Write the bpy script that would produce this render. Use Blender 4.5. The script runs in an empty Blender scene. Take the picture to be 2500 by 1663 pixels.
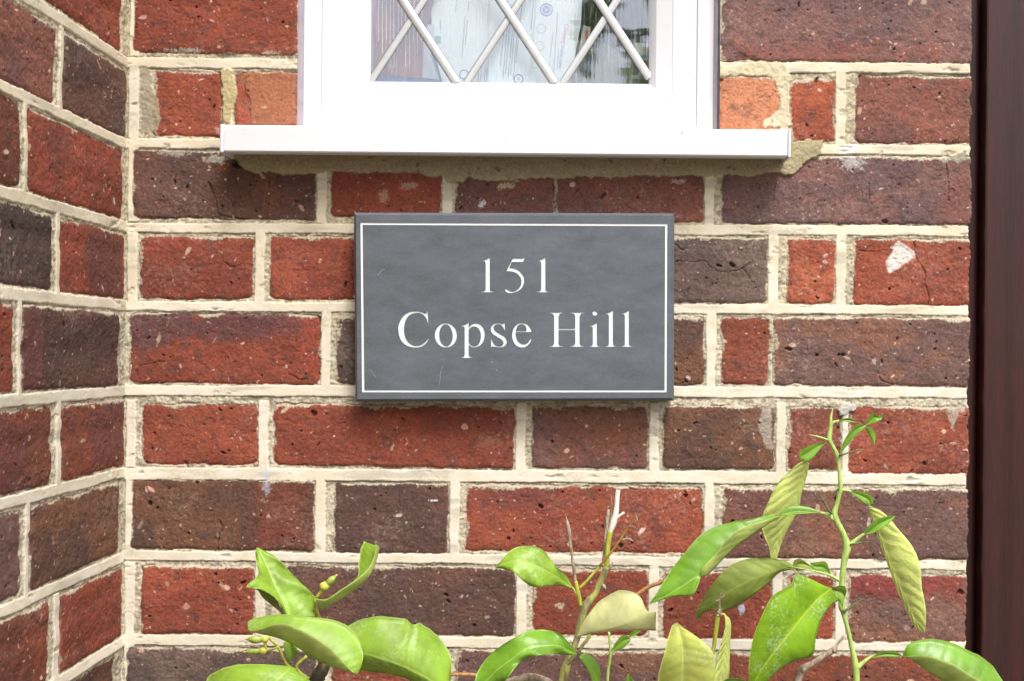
import bpy, math, random
import numpy as np
from mathutils import Vector, Matrix, noise as mnoise
from mathutils.geometry import delaunay_2d_cdt

# ------------------------------------------------------------------ camera, sky, sun, exposure
S = 0.371e-3            # metres per photograph pixel on the plane of the main wall (one course = 75 mm)
Z0 = 1.10               # camera to main wall
F = Z0 / S              # focal length in photograph pixels
VX, VY = 1405.0, 865.0  # where the optical axis meets the wall
TH = 0.0088             # small camera roll
HC = 1.42               # eye height above the ground
cT, sT = math.cos(TH), math.sin(TH)

sc = bpy.context.scene
COL = sc.collection
cam_d = bpy.data.cameras.new('camera')
cam = bpy.data.objects.new('camera', cam_d); COL.objects.link(cam)
cam_d.sensor_width = 36.0
cam_d.lens = 36.0 * F / 2500.0
cam_d.shift_x = -(VX - 1250.0) / 2500.0
cam_d.shift_y = (VY - 831.5) / 2500.0
cam_d.clip_start = 0.01; cam_d.clip_end = 500
cam.matrix_world = Matrix(((cT, -sT, 0, 0), (0, 0, -1, -Z0), (sT, cT, 0, HC), (0, 0, 0, 1)))
sc.camera = cam

SUN_EL, SUN_AZ = math.radians(57), math.radians(26)     # azimuth: towards +x from the viewer's back (-y)
world = bpy.data.worlds.new('World'); sc.world = world
world.use_nodes = True
wn = world.node_tree; wn.nodes.clear()
sky = wn.nodes.new('ShaderNodeTexSky'); sky.sky_type = 'NISHITA'; sky.sun_disc = False
sky.sun_elevation = SUN_EL; sky.sun_rotation = math.pi - SUN_AZ
sky.dust_density = 6.0; sky.air_density = 1.0; sky.ozone_density = 1.0
hs = wn.nodes.new('ShaderNodeHueSaturation'); hs.inputs['Saturation'].default_value = 0.3
bg = wn.nodes.new('ShaderNodeBackground'); bg.inputs['Strength'].default_value = 0.13
wo = wn.nodes.new('ShaderNodeOutputWorld')
wn.links.new(sky.outputs[0], hs.inputs['Color']); wn.links.new(hs.outputs[0], bg.inputs[0]); wn.links.new(bg.outputs[0], wo.inputs[0])
sd_ = bpy.data.lights.new('sun', 'SUN'); sd_.energy = 1.5; sd_.angle = math.radians(17); sd_.color = (1.0, 0.965, 0.91)
sun = bpy.data.objects.new('sun', sd_); COL.objects.link(sun)
_d = Vector((math.sin(SUN_AZ) * math.cos(SUN_EL), -math.cos(SUN_AZ) * math.cos(SUN_EL), math.sin(SUN_EL)))
sun.rotation_euler = _d.to_track_quat('Z', 'Y').to_euler(); sun.location = (1, -3, 4)
sc.view_settings.view_transform = 'Standard'; sc.view_settings.look = 'None'
sc.view_settings.gamma = 1.0; sc.view_settings.use_curve_mapping = False
sc.view_settings.exposure = 0.80
sc.cycles.max_bounces = 8; sc.cycles.transparent_max_bounces = 16
sc.cycles.caustics_reflective = False; sc.cycles.caustics_refractive = False

# ------------------------------------------------------------------ helpers
def P(px, py, y=0.0):
    """photograph pixel + depth (metres behind the wall plane) -> world point"""
    k = (Z0 + y) / Z0 * S
    dx, dy = px - VX, py - VY
    return Vector(((dx * cT + dy * sT) * k, y, HC + (dx * sT - dy * cT) * k))
def W(px, py):      # photograph pixel -> wall coordinates in px units (x right, z up, relative to the axis)
    dx, dy = px - VX, py - VY
    return dx * cT + dy * sT, dx * sT - dy * cT
def lin(c):
    return tuple(((v / 255.0) / 12.92 if v <= 10 else ((v / 255.0 + 0.055) / 1.055) ** 2.4) for v in c)
def tag(o, label=None, cat=None, group=None, kind=None):
    if label: o['label'] = label
    if cat: o['category'] = cat
    if group: o['group'] = group
    if kind: o['kind'] = kind
    return o
def link(o, parent=None):
    COL.objects.link(o)
    if parent is not None:
        o.parent = parent
        o.matrix_parent_inverse = parent.matrix_basis.inverted()
    return o
def empty(name, loc, label, cat, group=None):
    e = bpy.data.objects.new(name, None); e.empty_display_size = 0.05; e.location = loc
    COL.objects.link(e)
    return tag(e, label, cat, group)
class MB:
    def __init__(s): s.v = []; s.f = []; s.m = []
    def add(s, vs, fs, mi=0):
        b = len(s.v); s.v += [tuple(v) for v in vs]; s.f += [tuple(i + b for i in f) for f in fs]; s.m += [mi] * len(fs)
    def box(s, x0, x1, y0, y1, z0, z1, mi=0):
        vs = [(x, y, z) for x in (x0, x1) for y in (y0, y1) for z in (z0, z1)]
        s.add(vs, [(0, 1, 3, 2), (4, 6, 7, 5), (0, 4, 5, 1), (2, 3, 7, 6), (0, 2, 6, 4), (1, 5, 7, 3)], mi)
    def tube(s, pts, rad, n=10, mi=0, lump=0.0, seed=0):
        pts = [Vector(p) for p in pts]
        rr = random.Random(seed)
        rings = []
        up = Vector((0.1, 1, 0.05)).normalized()
        for i, p in enumerate(pts):
            t = (pts[min(i + 1, len(pts) - 1)] - pts[max(i - 1, 0)]).normalized()
            a = t.cross(up)
            if a.length < 1e-6: a = t.cross(Vector((1, 0, 0)))
            a.normalize(); b = t.cross(a).normalized()
            ring = []
            for k in range(n):
                an = 2 * math.pi * k / n
                r = rad[i] * (1 + lump * (rr.random() - 0.5))
                ring.append(p + (a * math.cos(an) + b * math.sin(an)) * r)
            rings.append(ring)
        vs = [v for r in rings for v in r]; fs = []
        for i in range(len(rings) - 1):
            for k in range(n):
                k2 = (k + 1) % n
                fs.append((i * n + k, i * n + k2, (i + 1) * n + k2, (i + 1) * n + k))
        fs.append(tuple(range(n))[::-1]); fs.append(tuple((len(rings) - 1) * n + k for k in range(n)))
        s.add(vs, fs, mi)
    def build(s, name, mats, parent=None, smooth=False, bevel=0):
        me = bpy.data.meshes.new(name); me.from_pydata(s.v, [], s.f); me.validate()
        mats = mats if isinstance(mats, (list, tuple)) else [mats]
        for m in mats: me.materials.append(m)
        if len(me.polygons) == len(s.m):
            me.polygons.foreach_set('material_index', s.m)
        if smooth: me.polygons.foreach_set('use_smooth', [True] * len(me.polygons))
        o = bpy.data.objects.new(name, me); link(o, parent)
        if bevel:
            b = o.modifiers.new('bevel', 'BEVEL'); b.width = bevel; b.segments = 3; b.limit_method = 'ANGLE'
        return o
def resample(pts, n):
    """Catmull-Rom through the rows of pts (k x dims), n samples per span"""
    p = np.array(pts, float); k = len(p)
    out = []
    for i in range(k - 1):
        p0 = p[i - 1] if i > 0 else 2 * p[0] - p[1]
        p1, p2 = p[i], p[i + 1]
        p3 = p[i + 2] if i + 2 < k else 2 * p[-1] - p[-2]
        for j in range(n):
            t = j / n
            out.append(0.5 * (2 * p1 + (p2 - p0) * t + (2 * p0 - 5 * p1 + 4 * p2 - p3) * t * t + (3 * p1 - p0 - 3 * p2 + p3) * t ** 3))
    out.append(p[-1])
    return np.array(out)

# ---- numpy noise
def _hash(ix, iy, seed):
    h = (ix.astype(np.int64) * 374761393 + iy.astype(np.int64) * 668265263 + seed * 974711) & 0xffffffff
    h = ((h ^ (h >> 13)) * 1274126177) & 0xffffffff
    h = h ^ (h >> 16)
    h = (h * 2246822519) & 0xffffffff
    return ((h ^ (h >> 15)) & 0xffff).astype(np.float32) / 65535.0
def vn(x, y, seed=0):
    ix, iy = np.floor(x), np.floor(y)
    fx, fy = (x - ix).astype(np.float32), (y - iy).astype(np.float32)
    fx = fx * fx * (3 - 2 * fx); fy = fy * fy * (3 - 2 * fy)
    a = _hash(ix, iy, seed); b = _hash(ix + 1, iy, seed); c = _hash(ix, iy + 1, seed); d = _hash(ix + 1, iy + 1, seed)
    return (a + (b - a) * fx) * (1 - fy) + (c + (d - c) * fx) * fy
def fbm(x, y, seed=0, o=3):
    r = 0; a = 1.0; t = 0
    for i in range(o):
        r = r + a * vn(x * 2 ** i + 17.3 * i, y * 2 ** i - 9.1 * i, seed + i * 31); t += a; a *= 0.55
    return r / t                      # 0..1
def ss(a, b, x):
    t = np.clip((x - a) / (b - a), 0, 1); return t * t * (3 - 2 * t)

# ------------------------------------------------------------------ materials
def mat(name):
    m = bpy.data.materials.new(name); m.use_nodes = True
    nt = m.node_tree; b = nt.nodes['Principled BSDF']
    return m, nt, b
def N(nt, t, **kw):
    n = nt.nodes.new(t)
    for k, v in kw.items():
        if k in n.inputs: n.inputs[k].default_value = v
        else: setattr(n, k, v)
    return n
def plain(name, rgb, rough=0.6, var=0.15, scale=60.0, bump=0.0, bscale=400.0, spec=0.5, metallic=0.0, stretch=(1, 1, 1)):
    m, nt, b = mat(name)
    c = lin(rgb)
    tc = N(nt, 'ShaderNodeTexCoord'); mp = N(nt, 'ShaderNodeMapping'); mp.inputs['Scale'].default_value = stretch
    nt.links.new(tc.outputs['Object'], mp.inputs[0])
    n = N(nt, 'ShaderNodeTexNoise', Scale=scale, Detail=5.0, Roughness=0.6); nt.links.new(mp.outputs[0], n.inputs['Vector'])
    mr = N(nt, 'ShaderNodeMapRange'); mr.inputs['From Min'].default_value = 0.3; mr.inputs['From Max'].default_value = 0.7
    mr.inputs['To Min'].default_value = 1 - var; mr.inputs['To Max'].default_value = 1 + var
    nt.links.new(n.outputs[0], mr.inputs[0])
    mx = N(nt, 'ShaderNodeVectorMath', operation='SCALE'); mx.inputs[0].default_value = c
    nt.links.new(mr.outputs[0], mx.inputs['Scale']); nt.links.new(mx.outputs[0], b.inputs['Base Color'])
    b.inputs['Roughness'].default_value = rough; b.inputs['Metallic'].default_value = metallic
    b.inputs['Specular IOR Level'].default_value = spec
    if bump:
        n2 = N(nt, 'ShaderNodeTexNoise', Scale=bscale, Detail=4.0); nt.links.new(mp.outputs[0], n2.inputs['Vector'])
        bp = N(nt, 'ShaderNodeBump', Strength=bump, Distance=0.001); nt.links.new(n2.outputs[0], bp.inputs['Height'])
        nt.links.new(bp.outputs[0], b.inputs['Normal'])
    return m
def masonry_mat(name):
    """brick and mortar: colour comes from the mesh (per brick), the grain from noise"""
    m, nt, b = mat(name)
    at = N(nt, 'ShaderNodeAttribute', attribute_name='Col')
    tc = N(nt, 'ShaderNodeTexCoord')
    n1 = N(nt, 'ShaderNodeTexNoise', Scale=620.0, Detail=3.0, Roughness=0.7); nt.links.new(tc.outputs['Object'], n1.inputs['Vector'])
    n2 = N(nt, 'ShaderNodeTexNoise', Scale=1050.0, Detail=2.0, Roughness=0.7); nt.links.new(tc.outputs['Object'], n2.inputs['Vector'])
    ad = N(nt, 'ShaderNodeMath', operation='ADD'); nt.links.new(n1.outputs[0], ad.inputs[0]); nt.links.new(n2.outputs[0], ad.inputs[1])
    mr = N(nt, 'ShaderNodeMapRange'); mr.inputs['From Min'].default_value = 0.65; mr.inputs['From Max'].default_value = 1.35
    mr.inputs['To Min'].default_value = 0.62; mr.inputs['To Max'].default_value = 1.38
    gr = N(nt, 'ShaderNodeMath', operation='SUBTRACT'); gr.inputs[1].default_value = 1.0; nt.links.new(ad.outputs[0], gr.inputs[0])
    gs = N(nt, 'ShaderNodeAttribute', attribute_name='grain'); gm = N(nt, 'ShaderNodeMath', operation='MULTIPLY_ADD'); gm.inputs[2].default_value = 1.0
    nt.links.new(gr.outputs[0], gm.inputs[0]); nt.links.new(gs.outputs['Fac'], gm.inputs[1]); nt.links.new(gm.outputs[0], mr.inputs[0])
    mx = N(nt, 'ShaderNodeVectorMath', operation='SCALE'); nt.links.new(at.outputs['Color'], mx.inputs[0]); nt.links.new(mr.outputs[0], mx.inputs['Scale'])
    nt.links.new(mx.outputs[0], b.inputs['Base Color'])
    b.inputs['Roughness'].default_value = 0.88; b.inputs['Specular IOR Level'].default_value = 0.25
    bp = N(nt, 'ShaderNodeBump', Strength=0.35, Distance=0.0005); nt.links.new(ad.outputs[0], bp.inputs['Height'])
    nt.links.new(bp.outputs[0], b.inputs['Normal'])
    return m
M_MAS = masonry_mat('brick_and_mortar')
M_UPVC = plain('white_upvc', (222, 223, 228), rough=0.32, var=0.012, scale=12)
M_SEAL = plain('silicone_sealant', (160, 150, 158), rough=0.4, var=0.1, scale=90, bump=0.3)
M_SILLJOINT = plain('sill_joint', (150, 150, 165), rough=0.5)
M_GROUND = plain('paving_ground', (118, 112, 102), rough=0.9, var=0.25, scale=3, bump=0.4, bscale=60)

# slate
def slate_mat():
    m, nt, b = mat('grey_slate')
    tc = N(nt, 'ShaderNodeTexCoord')
    mp = N(nt, 'ShaderNodeMapping'); mp.inputs['Rotation'].default_value = (0, 0.6, 0); mp.inputs['Scale'].default_value = (1, 1, 2.2)
    nt.links.new(tc.outputs['Object'], mp.inputs[0])
    n1 = N(nt, 'ShaderNodeTexNoise', Scale=26.0, Detail=9.0, Roughness=0.78, Distortion=0.1); nt.links.new(mp.outputs[0], n1.inputs['Vector'])
    cr = N(nt, 'ShaderNodeValToRGB'); cr.color_ramp.elements[0].position = 0.34; cr.color_ramp.elements[1].position = 0.68
    cr.color_ramp.elements[0].color = lin((83, 88, 94)) + (1,); cr.color_ramp.elements[1].color = lin((102, 107, 115)) + (1,)
    nt.links.new(n1.outputs[0], cr.inputs[0])
    n2 = N(nt, 'ShaderNodeTexNoise', Scale=900.0, Detail=2.0); nt.links.new(tc.outputs['Object'], n2.inputs['Vector'])
    mr = N(nt, 'ShaderNodeMapRange'); mr.inputs['From Min'].default_value = 0.3; mr.inputs['From Max'].default_value = 0.7
    mr.inputs['To Min'].default_value = 0.93; mr.inputs['To Max'].default_value = 1.07; nt.links.new(n2.outputs[0], mr.inputs[0])
    mx = N(nt, 'ShaderNodeVectorMath', operation='SCALE'); nt.links.new(cr.outputs[0], mx.inputs[0]); nt.links.new(mr.outputs[0], mx.inputs['Scale'])
    nt.links.new(mx.outputs[0], b.inputs['Base Color'])
    b.inputs['Roughness'].default_value = 0.55; b.inputs['Specular IOR Level'].default_value = 0.35
    bp = N(nt, 'ShaderNodeBump', Strength=0.15, Distance=0.0004); nt.links.new(n2.outputs[0], bp.inputs['Height']); nt.links.new(bp.outputs[0], b.inputs['Normal'])
    return m
M_SLATE = slate_mat()
M_PAINT = plain('white_letter_paint', (228, 230, 232), rough=0.6, var=0.05, scale=500, bump=0.3, bscale=900)
M_CUT = plain('engraved_groove_side', (150, 152, 150), rough=0.7)

def wood_mat():
    m, nt, b = mat('mahogany_woodgrain')
    tc = N(nt, 'ShaderNodeTexCoord'); mp = N(nt, 'ShaderNodeMapping'); mp.inputs['Scale'].default_value = (1, 1, 0.035)
    nt.links.new(tc.outputs['Object'], mp.inputs[0])
    n1 = N(nt, 'ShaderNodeTexNoise', Scale=700.0, Detail=5.0, Roughness=0.75); nt.links.new(mp.outputs[0], n1.inputs['Vector'])
    n3 = N(nt, 'ShaderNodeTexNoise', Scale=45.0, Detail=3.0); nt.links.new(mp.outputs[0], n3.inputs['Vector'])
    ad = N(nt, 'ShaderNodeMath', operation='ADD'); nt.links.new(n1.outputs[0], ad.inputs[0]); nt.links.new(n3.outputs[0], ad.inputs[1])
    cr = N(nt, 'ShaderNodeValToRGB'); cr.color_ramp.elements[0].position = 0.36; cr.color_ramp.elements[1].position = 0.66
    cr.color_ramp.elements[0].color = lin((34, 16, 16)) + (1,); cr.color_ramp.elements[1].color = lin((72, 34, 30)) + (1,)
    hf = N(nt, 'ShaderNodeMath', operation='MULTIPLY'); hf.inputs[1].default_value = 0.5
    nt.links.new(ad.outputs[0], hf.inputs[0]); nt.links.new(hf.outputs[0], cr.inputs[0])
    nt.links.new(cr.outputs[0], b.inputs['Base Color'])
    b.inputs['Roughness'].default_value = 0.34; b.inputs['Specular IOR Level'].default_value = 0.5
    bp = N(nt, 'ShaderNodeBump', Strength=0.5, Distance=0.0006); nt.links.new(n1.outputs[0], bp.inputs['Height']); nt.links.new(bp.outputs[0], b.inputs['Normal'])
    return m
M_WOOD = wood_mat()

# ------------------------------------------------------------------ masonry height field
K = 1.25                        # photographed colour = albedo x K (exposure)
def alb(c): return np.array(lin(c), np.float32) / K
BC = {  # two tones per kind of brick
    'red': ((152, 80, 62), (136, 72, 58)), 'red2': ((160, 86, 66), (142, 75, 59)), 'redbrown': ((142, 79, 62), (118, 72, 60)),
    'dark': ((112, 81, 73), (96, 74, 70)), 'darkbrown': ((122, 86, 70), (98, 74, 66)), 'purple': ((134, 100, 96), (116, 91, 93)),
    'brown': ((140, 100, 86), (118, 91, 88)), 'orange': ((210, 142, 108), (202, 128, 94)), 'orangered': ((172, 94, 68), (156, 84, 64)),
    'terracotta': ((164, 108, 82), (156, 98, 74)), 'char': ((116, 97, 92), (98, 83, 80)), 'purplered': ((142, 92, 82), (122, 85, 80)),
    'charleft': ((92, 74, 69), (80, 67, 65)),
}
RIB = alb((247, 238, 220)); RIB2 = alb((239, 228, 204)); MOR = alb((224, 213, 188)); DIRT = alb((122, 111, 92)); OLIVE = alb((168, 152, 108))
PINK = alb((232, 200, 182))

def brickfield(cx, cz, bricks, seed, feats):
    """cx, cz: 1-D coordinates in px units. bricks: (x0,x1,z0,z1,kind). Returns height (px units, + = outwards), colour"""
    X, Zc = np.meshgrid(cx.astype(np.float32), cz.astype(np.float32))
    n25 = fbm(X / 34, Zc / 34, seed, 2) - 0.5; n25b = fbm(X / 34, Zc / 34, seed + 7, 2) - 0.5
    n7 = fbm(X / 9, Zc / 9, seed + 11, 3) - 0.5; n7b = fbm(X / 9, Zc / 9, seed + 13, 3) - 0.5
    Xw = X + n25 * 9 + n7 * 5.0; Zw = Zc + n25b * 7 + n7b * 4.2
    sd = np.full(X.shape, 1e3, np.float32); bid = np.full(X.shape, -1, np.int32)
    dtop = np.full(X.shape, 1e3, np.float32); dside = np.full(X.shape, 1e3, np.float32)
    rr = random.Random(seed)
    hb = np.zeros(X.shape, np.float32)
    colb = np.zeros(X.shape + (3,), np.float32)
    big = fbm(X / 150, Zc / 90, seed + 21, 3); mid = fbm(X / 28, Zc / 28, seed + 23, 4); fine = fbm(X / 5, Zc / 5, seed + 29, 2)
    for bi, (x0, x1, z0, z1, kind) in enumerate(bricks):
        i0, i1 = np.searchsorted(cx, (x0 - 60, x1 + 60)); j0, j1 = np.searchsorted(cz, (z0 - 60, z1 + 60))
        if i1 - i0 < 1 or j1 - j0 < 1: continue
        sl = (slice(j0, j1), slice(i0, i1))
        xw, zw = Xw[sl], Zw[sl]
        mx_, mz_ = (x0 + x1) / 2, (z0 + z1) / 2
        hw, hh = (x1 - x0) / 2, (z1 - z0) / 2
        r = 9 + rr.random() * 9
        tl = rr.uniform(-0.012, 0.012)
        qx = np.abs(xw - mx_) - hw + r; qz = np.abs(zw - mz_ - tl * (xw - mx_) * 0.6) - hh + r
        s = np.minimum(np.maximum(qx, qz), 0) + np.hypot(np.maximum(qx, 0), np.maximum(qz, 0)) - r
        up = s < sd[sl]
        sd[sl] = np.where(up, s, sd[sl]); bid[sl] = np.where(up, bi, bid[sl])
        dtop[sl] = np.where(up, z1 - zw, dtop[sl]); dside[sl] = np.where(up, xw - x0, dside[sl])
        off = rr.uniform(-1.5, 2.5); ta, tb = rr.uniform(-0.006, 0.006), rr.uniform(-0.012, 0.012)
        hh_ = off + ta * (X[sl] - mx_) + tb * (Zc[sl] - mz_)
        hb[sl] = np.where(up, hh_, hb[sl])
        ca, cb = [alb(c) for c in BC[kind]]
        # a burnt or a fresh band in some bricks, as kilns leave them
        k = ss(0.38, 0.62, big[sl] + 0.35 * (mid[sl] - 0.5))
        c = ca[None, None] * (1 - k[..., None]) + cb[None, None] * k[..., None]
        c = c * (rr.uniform(0.93, 1.07))
        colb[sl] = np.where(up[..., None], c, colb[sl])
    for fx in feats.get('bands', []):       # (x0,x1,z0,z1,colour,soft): firing marks inside a brick
        x0, x1, z0, z1, c, sf, a = fx
        sf = sf * 1.9; w = ss(-sf, sf, np.minimum(np.minimum(X - x0, x1 - X), np.minimum(Zc - z0, z1 - Zc)) + (big - 0.5) * 70 + (mid - .5) * 60 + (fine - .5) * 26) * a
        colb = colb * (1 - w[..., None]) + alb(c) * w[..., None]
    lum = colb.mean(-1, keepdims=True); colb = (colb * 0.95 + lum * 0.05) * np.array((1.02, 0.98, 0.91), np.float32)
    bloom = (ss(0.52, 0.8, fbm(X / 170, Zc / 90, seed + 33, 3)) * ss(0.42, 0.7, fbm(X / 6, Zc / 6, seed + 34, 2)) * 0.14)[..., None]; colb = colb * (1 - bloom) + alb((206, 192, 180)) * bloom
    # brick surface
    tone = 1 + (mid - 0.5) * 0.42 + (fine - 0.5) * 0.5
    colb *= tone[..., None]
    orange = ss(0.62, 0.8, fbm(X / 12, Zc / 12, seed + 37, 3)) * 0.45
    colb = colb * (1 - orange[..., None]) + colb * np.array((1.35, 1.0, 0.85), np.float32) * orange[..., None]
    char_ = ss(0.60, 0.78, fbm(X / 22, Zc / 16, seed + 41, 4)) * 0.5
    colb = colb * (1 - char_[..., None]) + alb((88, 70, 66)) * char_[..., None]
    inside = np.maximum(-sd, 0); amt0 = fbm(X / 45, Zc / 45, seed + 49, 2)
    hbr = hb + (mid - 0.5) * 4.2 + (fine - 0.5) * 1.6 + (big - .5) * 3 - 4.5 * np.exp(-inside / 3.5) * (0.4 + 1.2 * amt0)
    flake = ss(0.62, 0.74, fbm(X / 30, Zc / 14, seed + 43, 4)); hbr -= flake * 0.9; hbr += (vn(X / 2.3, Zc / 2.3, seed + 47) - 0.5) * 0.8
    # mortar
    mf = fbm(X / 6, Zc / 6, seed + 51, 3); ml = fbm(X / 70, Zc / 40, seed + 53, 3)
    yn = fbm(X / 55, Zc / 14, seed + 55, 2) - 0.5; xn = fbm(X / 14, Zc / 55, seed + 56, 2) - 0.5; ed = fbm(X / 7, Zc / 7, seed + 58, 2) - 0.5
    rsd = np.full(X.shape, -50.0, np.float32); low = np.full(X.shape, 0.0, np.float32)
    for (x0, x1, za, zb, hw) in feats['beds']:
        j0, j1 = np.searchsorted(cz, (min(za, zb) - hw - 12, max(za, zb) + hw + 12))
        if j1 <= j0: continue
        sl = slice(j0, j1)
        zc_ = za + (zb - za) * (X[sl] - x0) / (x1 - x0)
        d = hw - np.abs(Zc[sl] + yn[sl] * 5.0 - zc_) + ed[sl] * 2.4
        rsd[sl] = np.maximum(rsd[sl], d)
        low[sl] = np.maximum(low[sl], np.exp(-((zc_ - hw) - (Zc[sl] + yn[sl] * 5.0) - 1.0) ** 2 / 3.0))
    for (x0, x1, za, zb) in feats['perps']:
        i0, i1 = np.searchsorted(cx, (x0 - 12, x1 + 12)); j0, j1 = np.searchsorted(cz, (za, zb))
        if i1 <= i0 or j1 <= j0: continue
        sl = (slice(j0, j1), slice(i0, i1))
        d = (x1 - x0) / 2 - np.abs(X[sl] + xn[sl] * 5.0 - (x0 + x1) / 2) + ed[sl] * 2.4
        rsd[sl] = np.maximum(rsd[sl], d)
    rib = ss(-0.9, 0.9, rsd) * ss(-3.0, -0.6, sd + n7 * 3)
    wear = ss(0.68, 0.85, fbm(X / 50, Zc / 20, seed + 59, 3)); rib = rib * (1 - wear * 0.8)
    gl_ = ss(0.4, 0.7, fbm(X / 60, Zc / 60, seed + 66, 2)); hm = -1.2 - 1.8 * gl_ + rib * (2.2 + 2.0 * gl_) + (mf - 0.5) * (4.6 - 4.1 * rib) + (ml - .5) * 2.0
    pale = ss(0.35, 0.75, ml)[..., None]
    cm = RIB[None, None] * (1 - pale) + RIB2[None, None] * pale
    cm = cm * (1 + (mf - 0.5) * 0.10)[..., None]
    grit = ss(0.55, 0.8, fbm(X / 3.2, Zc / 3.2, seed + 67, 2)); cr = MOR[None, None] * ((0.66 + 0.62 * mf) * (1 - 0.36 * grit))[..., None]
    cm = cm * rib[..., None] + cr * (1 - rib[..., None])
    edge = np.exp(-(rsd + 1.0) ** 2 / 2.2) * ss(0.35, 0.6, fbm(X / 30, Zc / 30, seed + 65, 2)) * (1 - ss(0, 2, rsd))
    edge = np.maximum(edge * 0.32, low * (1 - rib) * (0.25 + 0.6 * gl_))  # low: dirt plus shadow under the ribbon's lower edge, darkened into the colour
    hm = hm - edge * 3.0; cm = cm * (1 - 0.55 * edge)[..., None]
    dirt = ss(0.50, 0.75, fbm(X / 14, Zc / 9, seed + 61, 3)) * (1 - rib) * 0.6 + (1 - rib) * 0.04
    cm = cm * (1 - dirt[..., None]) + DIRT * dirt[..., None]
    tan = ss(-50, 420, Zc + (ml - .5) * 300 - feats.get('tan', 0) * 0.25 * X)[..., None] * 0.42; cm = cm * (1 - tan) + cm * np.array((.93, .88, .74), np.float32) * tan
    moss = (ss(0.62, 0.8, fbm(X / 120, Zc / 80, seed + 68, 3)) * ss(0.4, 0.6, mf) * 0.35)[..., None]; cm = cm * (1 - moss) + alb((168, 156, 120)) * moss
    grey = ss(0.6, 0.75, fbm(X / 160, Zc / 30, seed + 63, 3)) * 0.4 * rib
    cm = cm * (1 - grey[..., None]) + alb((176, 168, 156)) * grey[..., None]
    # olive pointing patches / special mortar
    mm = np.maximum(ss(-0.9, 0.9, sd), ss(0.1, 0.9, rib) * ss(-3.5, -1.5, sd))
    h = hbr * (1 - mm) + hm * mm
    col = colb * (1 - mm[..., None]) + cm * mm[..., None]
    # mortar smeared over the upper (and some left) edges
    g = fbm(X / 4, Zc / 4, seed + 71, 2)
    amt = fbm(X / 60, Zc / 200, seed + 73, 2)
    sm = ss(0.0, 0.22, np.exp(-np.maximum(dtop - 1, 0) / (4 + 20 * np.clip(amt - 0.35, 0, 1))) * (0.35 + amt) - 0.42 + (g - 0.5) * 0.5) * (1 - mm)
    am2 = fbm(X / 200, Zc / 40, seed + 75, 2)
    sm2 = ss(0.0, 0.22, np.exp(-np.maximum(dside - 1, 0) / (4 + 26 * np.clip(am2 - 0.45, 0, 1))) * (0.3 + am2) - 0.45 + (g - 0.5) * 0.5) * (1 - mm)
    sm3 = ss(0.0, 0.2, np.exp(-inside / 2.5) * fbm(X / 40, Zc / 40, seed + 77, 2) - 0.32 + (g - .5) * .4) * (1 - mm)
    sm = np.clip(np.maximum(np.maximum(sm, sm2), sm3), 0, 1) * 0.78
    smc = MOR * 0.85
    col = col * (1 - sm[..., None]) + smc * sm[..., None] * (0.7 + 0.6 * g)[..., None]
    h = h + sm * 1.6
    # dark line where mortar has shrunk away from the brick
    ln = np.exp(-(sd - 0.4) ** 2 / 1.6) * ss(0.48, 0.66, fbm(X / 36, Zc / 14, seed + 79, 3)) * 0.55 * (1 - rib)
    h = h - ln * 5; col = col * (1 - 0.45 * ln)[..., None]
    for (pts, wd, dep, c, a) in feats.get('patches', []):    # mortar fillets etc: polygons
        pw = np.array(pts, np.float32)
        jj0, jj1 = np.searchsorted(cz, (pw[:, 1].min() - 20, pw[:, 1].max() + 20)); ii0, ii1 = np.searchsorted(cx, (pw[:, 0].min() - 20, pw[:, 0].max() + 20))
        sl = (slice(jj0, jj1), slice(ii0, ii1))
        x, z = X[sl] + n25[sl] * 12 + n7[sl] * 9, Zc[sl] + n25b[sl] * 12 + n7b[sl] * 9
        ins = np.zeros(x.shape, bool); dist = np.full(x.shape, 1e3, np.float32)
        for q in range(len(pw)):
            ax, az = pw[q]; bx, bz = pw[(q + 1) % len(pw)]
            cond = ((az > z) != (bz > z))
            with np.errstate(divide='ignore', invalid='ignore'):
                xi = (bx - ax) * (z - az) / (bz - az + 1e-9) + ax
            ins ^= cond & (x < xi)
            L2 = (bx - ax) ** 2 + (bz - az) ** 2
            t = np.clip(((x - ax) * (bx - ax) + (z - az) * (bz - az)) / L2, 0, 1)
            dist = np.minimum(dist, np.hypot(x - ax - t * (bx - ax), z - az - t * (bz - az)))
        sdp = np.where(ins, dist, -dist)
        w = ss(-wd, wd, sdp)
        cc = alb(c) * (0.72 + 0.35 * mf[sl] + 0.25 * ml[sl])[..., None]
        col[sl] = col[sl] * (1 - (w * a)[..., None]) + cc * (w * a)[..., None]
        if dep is not None:
            h[sl] = h[sl] * (1 - w) + (dep + (mf[sl] - .5) * 3 + (ml[sl] - .5) * 5) * w
    for (px, pz, rx, rz, c, a, thr) in feats.get('stains_and_holes', []):
        jj0, jj1 = np.searchsorted(cz, (pz - rz * 1.6, pz + rz * 1.6)); ii0, ii1 = np.searchsorted(cx, (px - rx * 1.6, px + rx * 1.6))
        sl = (slice(jj0, jj1), slice(ii0, ii1))
        d = np.hypot((X[sl] - px) / rx, (Zc[sl] - pz) / rz)
        w = ss(thr, thr + 0.3, (1 - d) + (g[sl] - .5) * 0.9 + (mid[sl] - .5) * 0.8) * a
        col[sl] = col[sl] * (1 - w[..., None]) + alb(c) * w[..., None]
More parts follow.
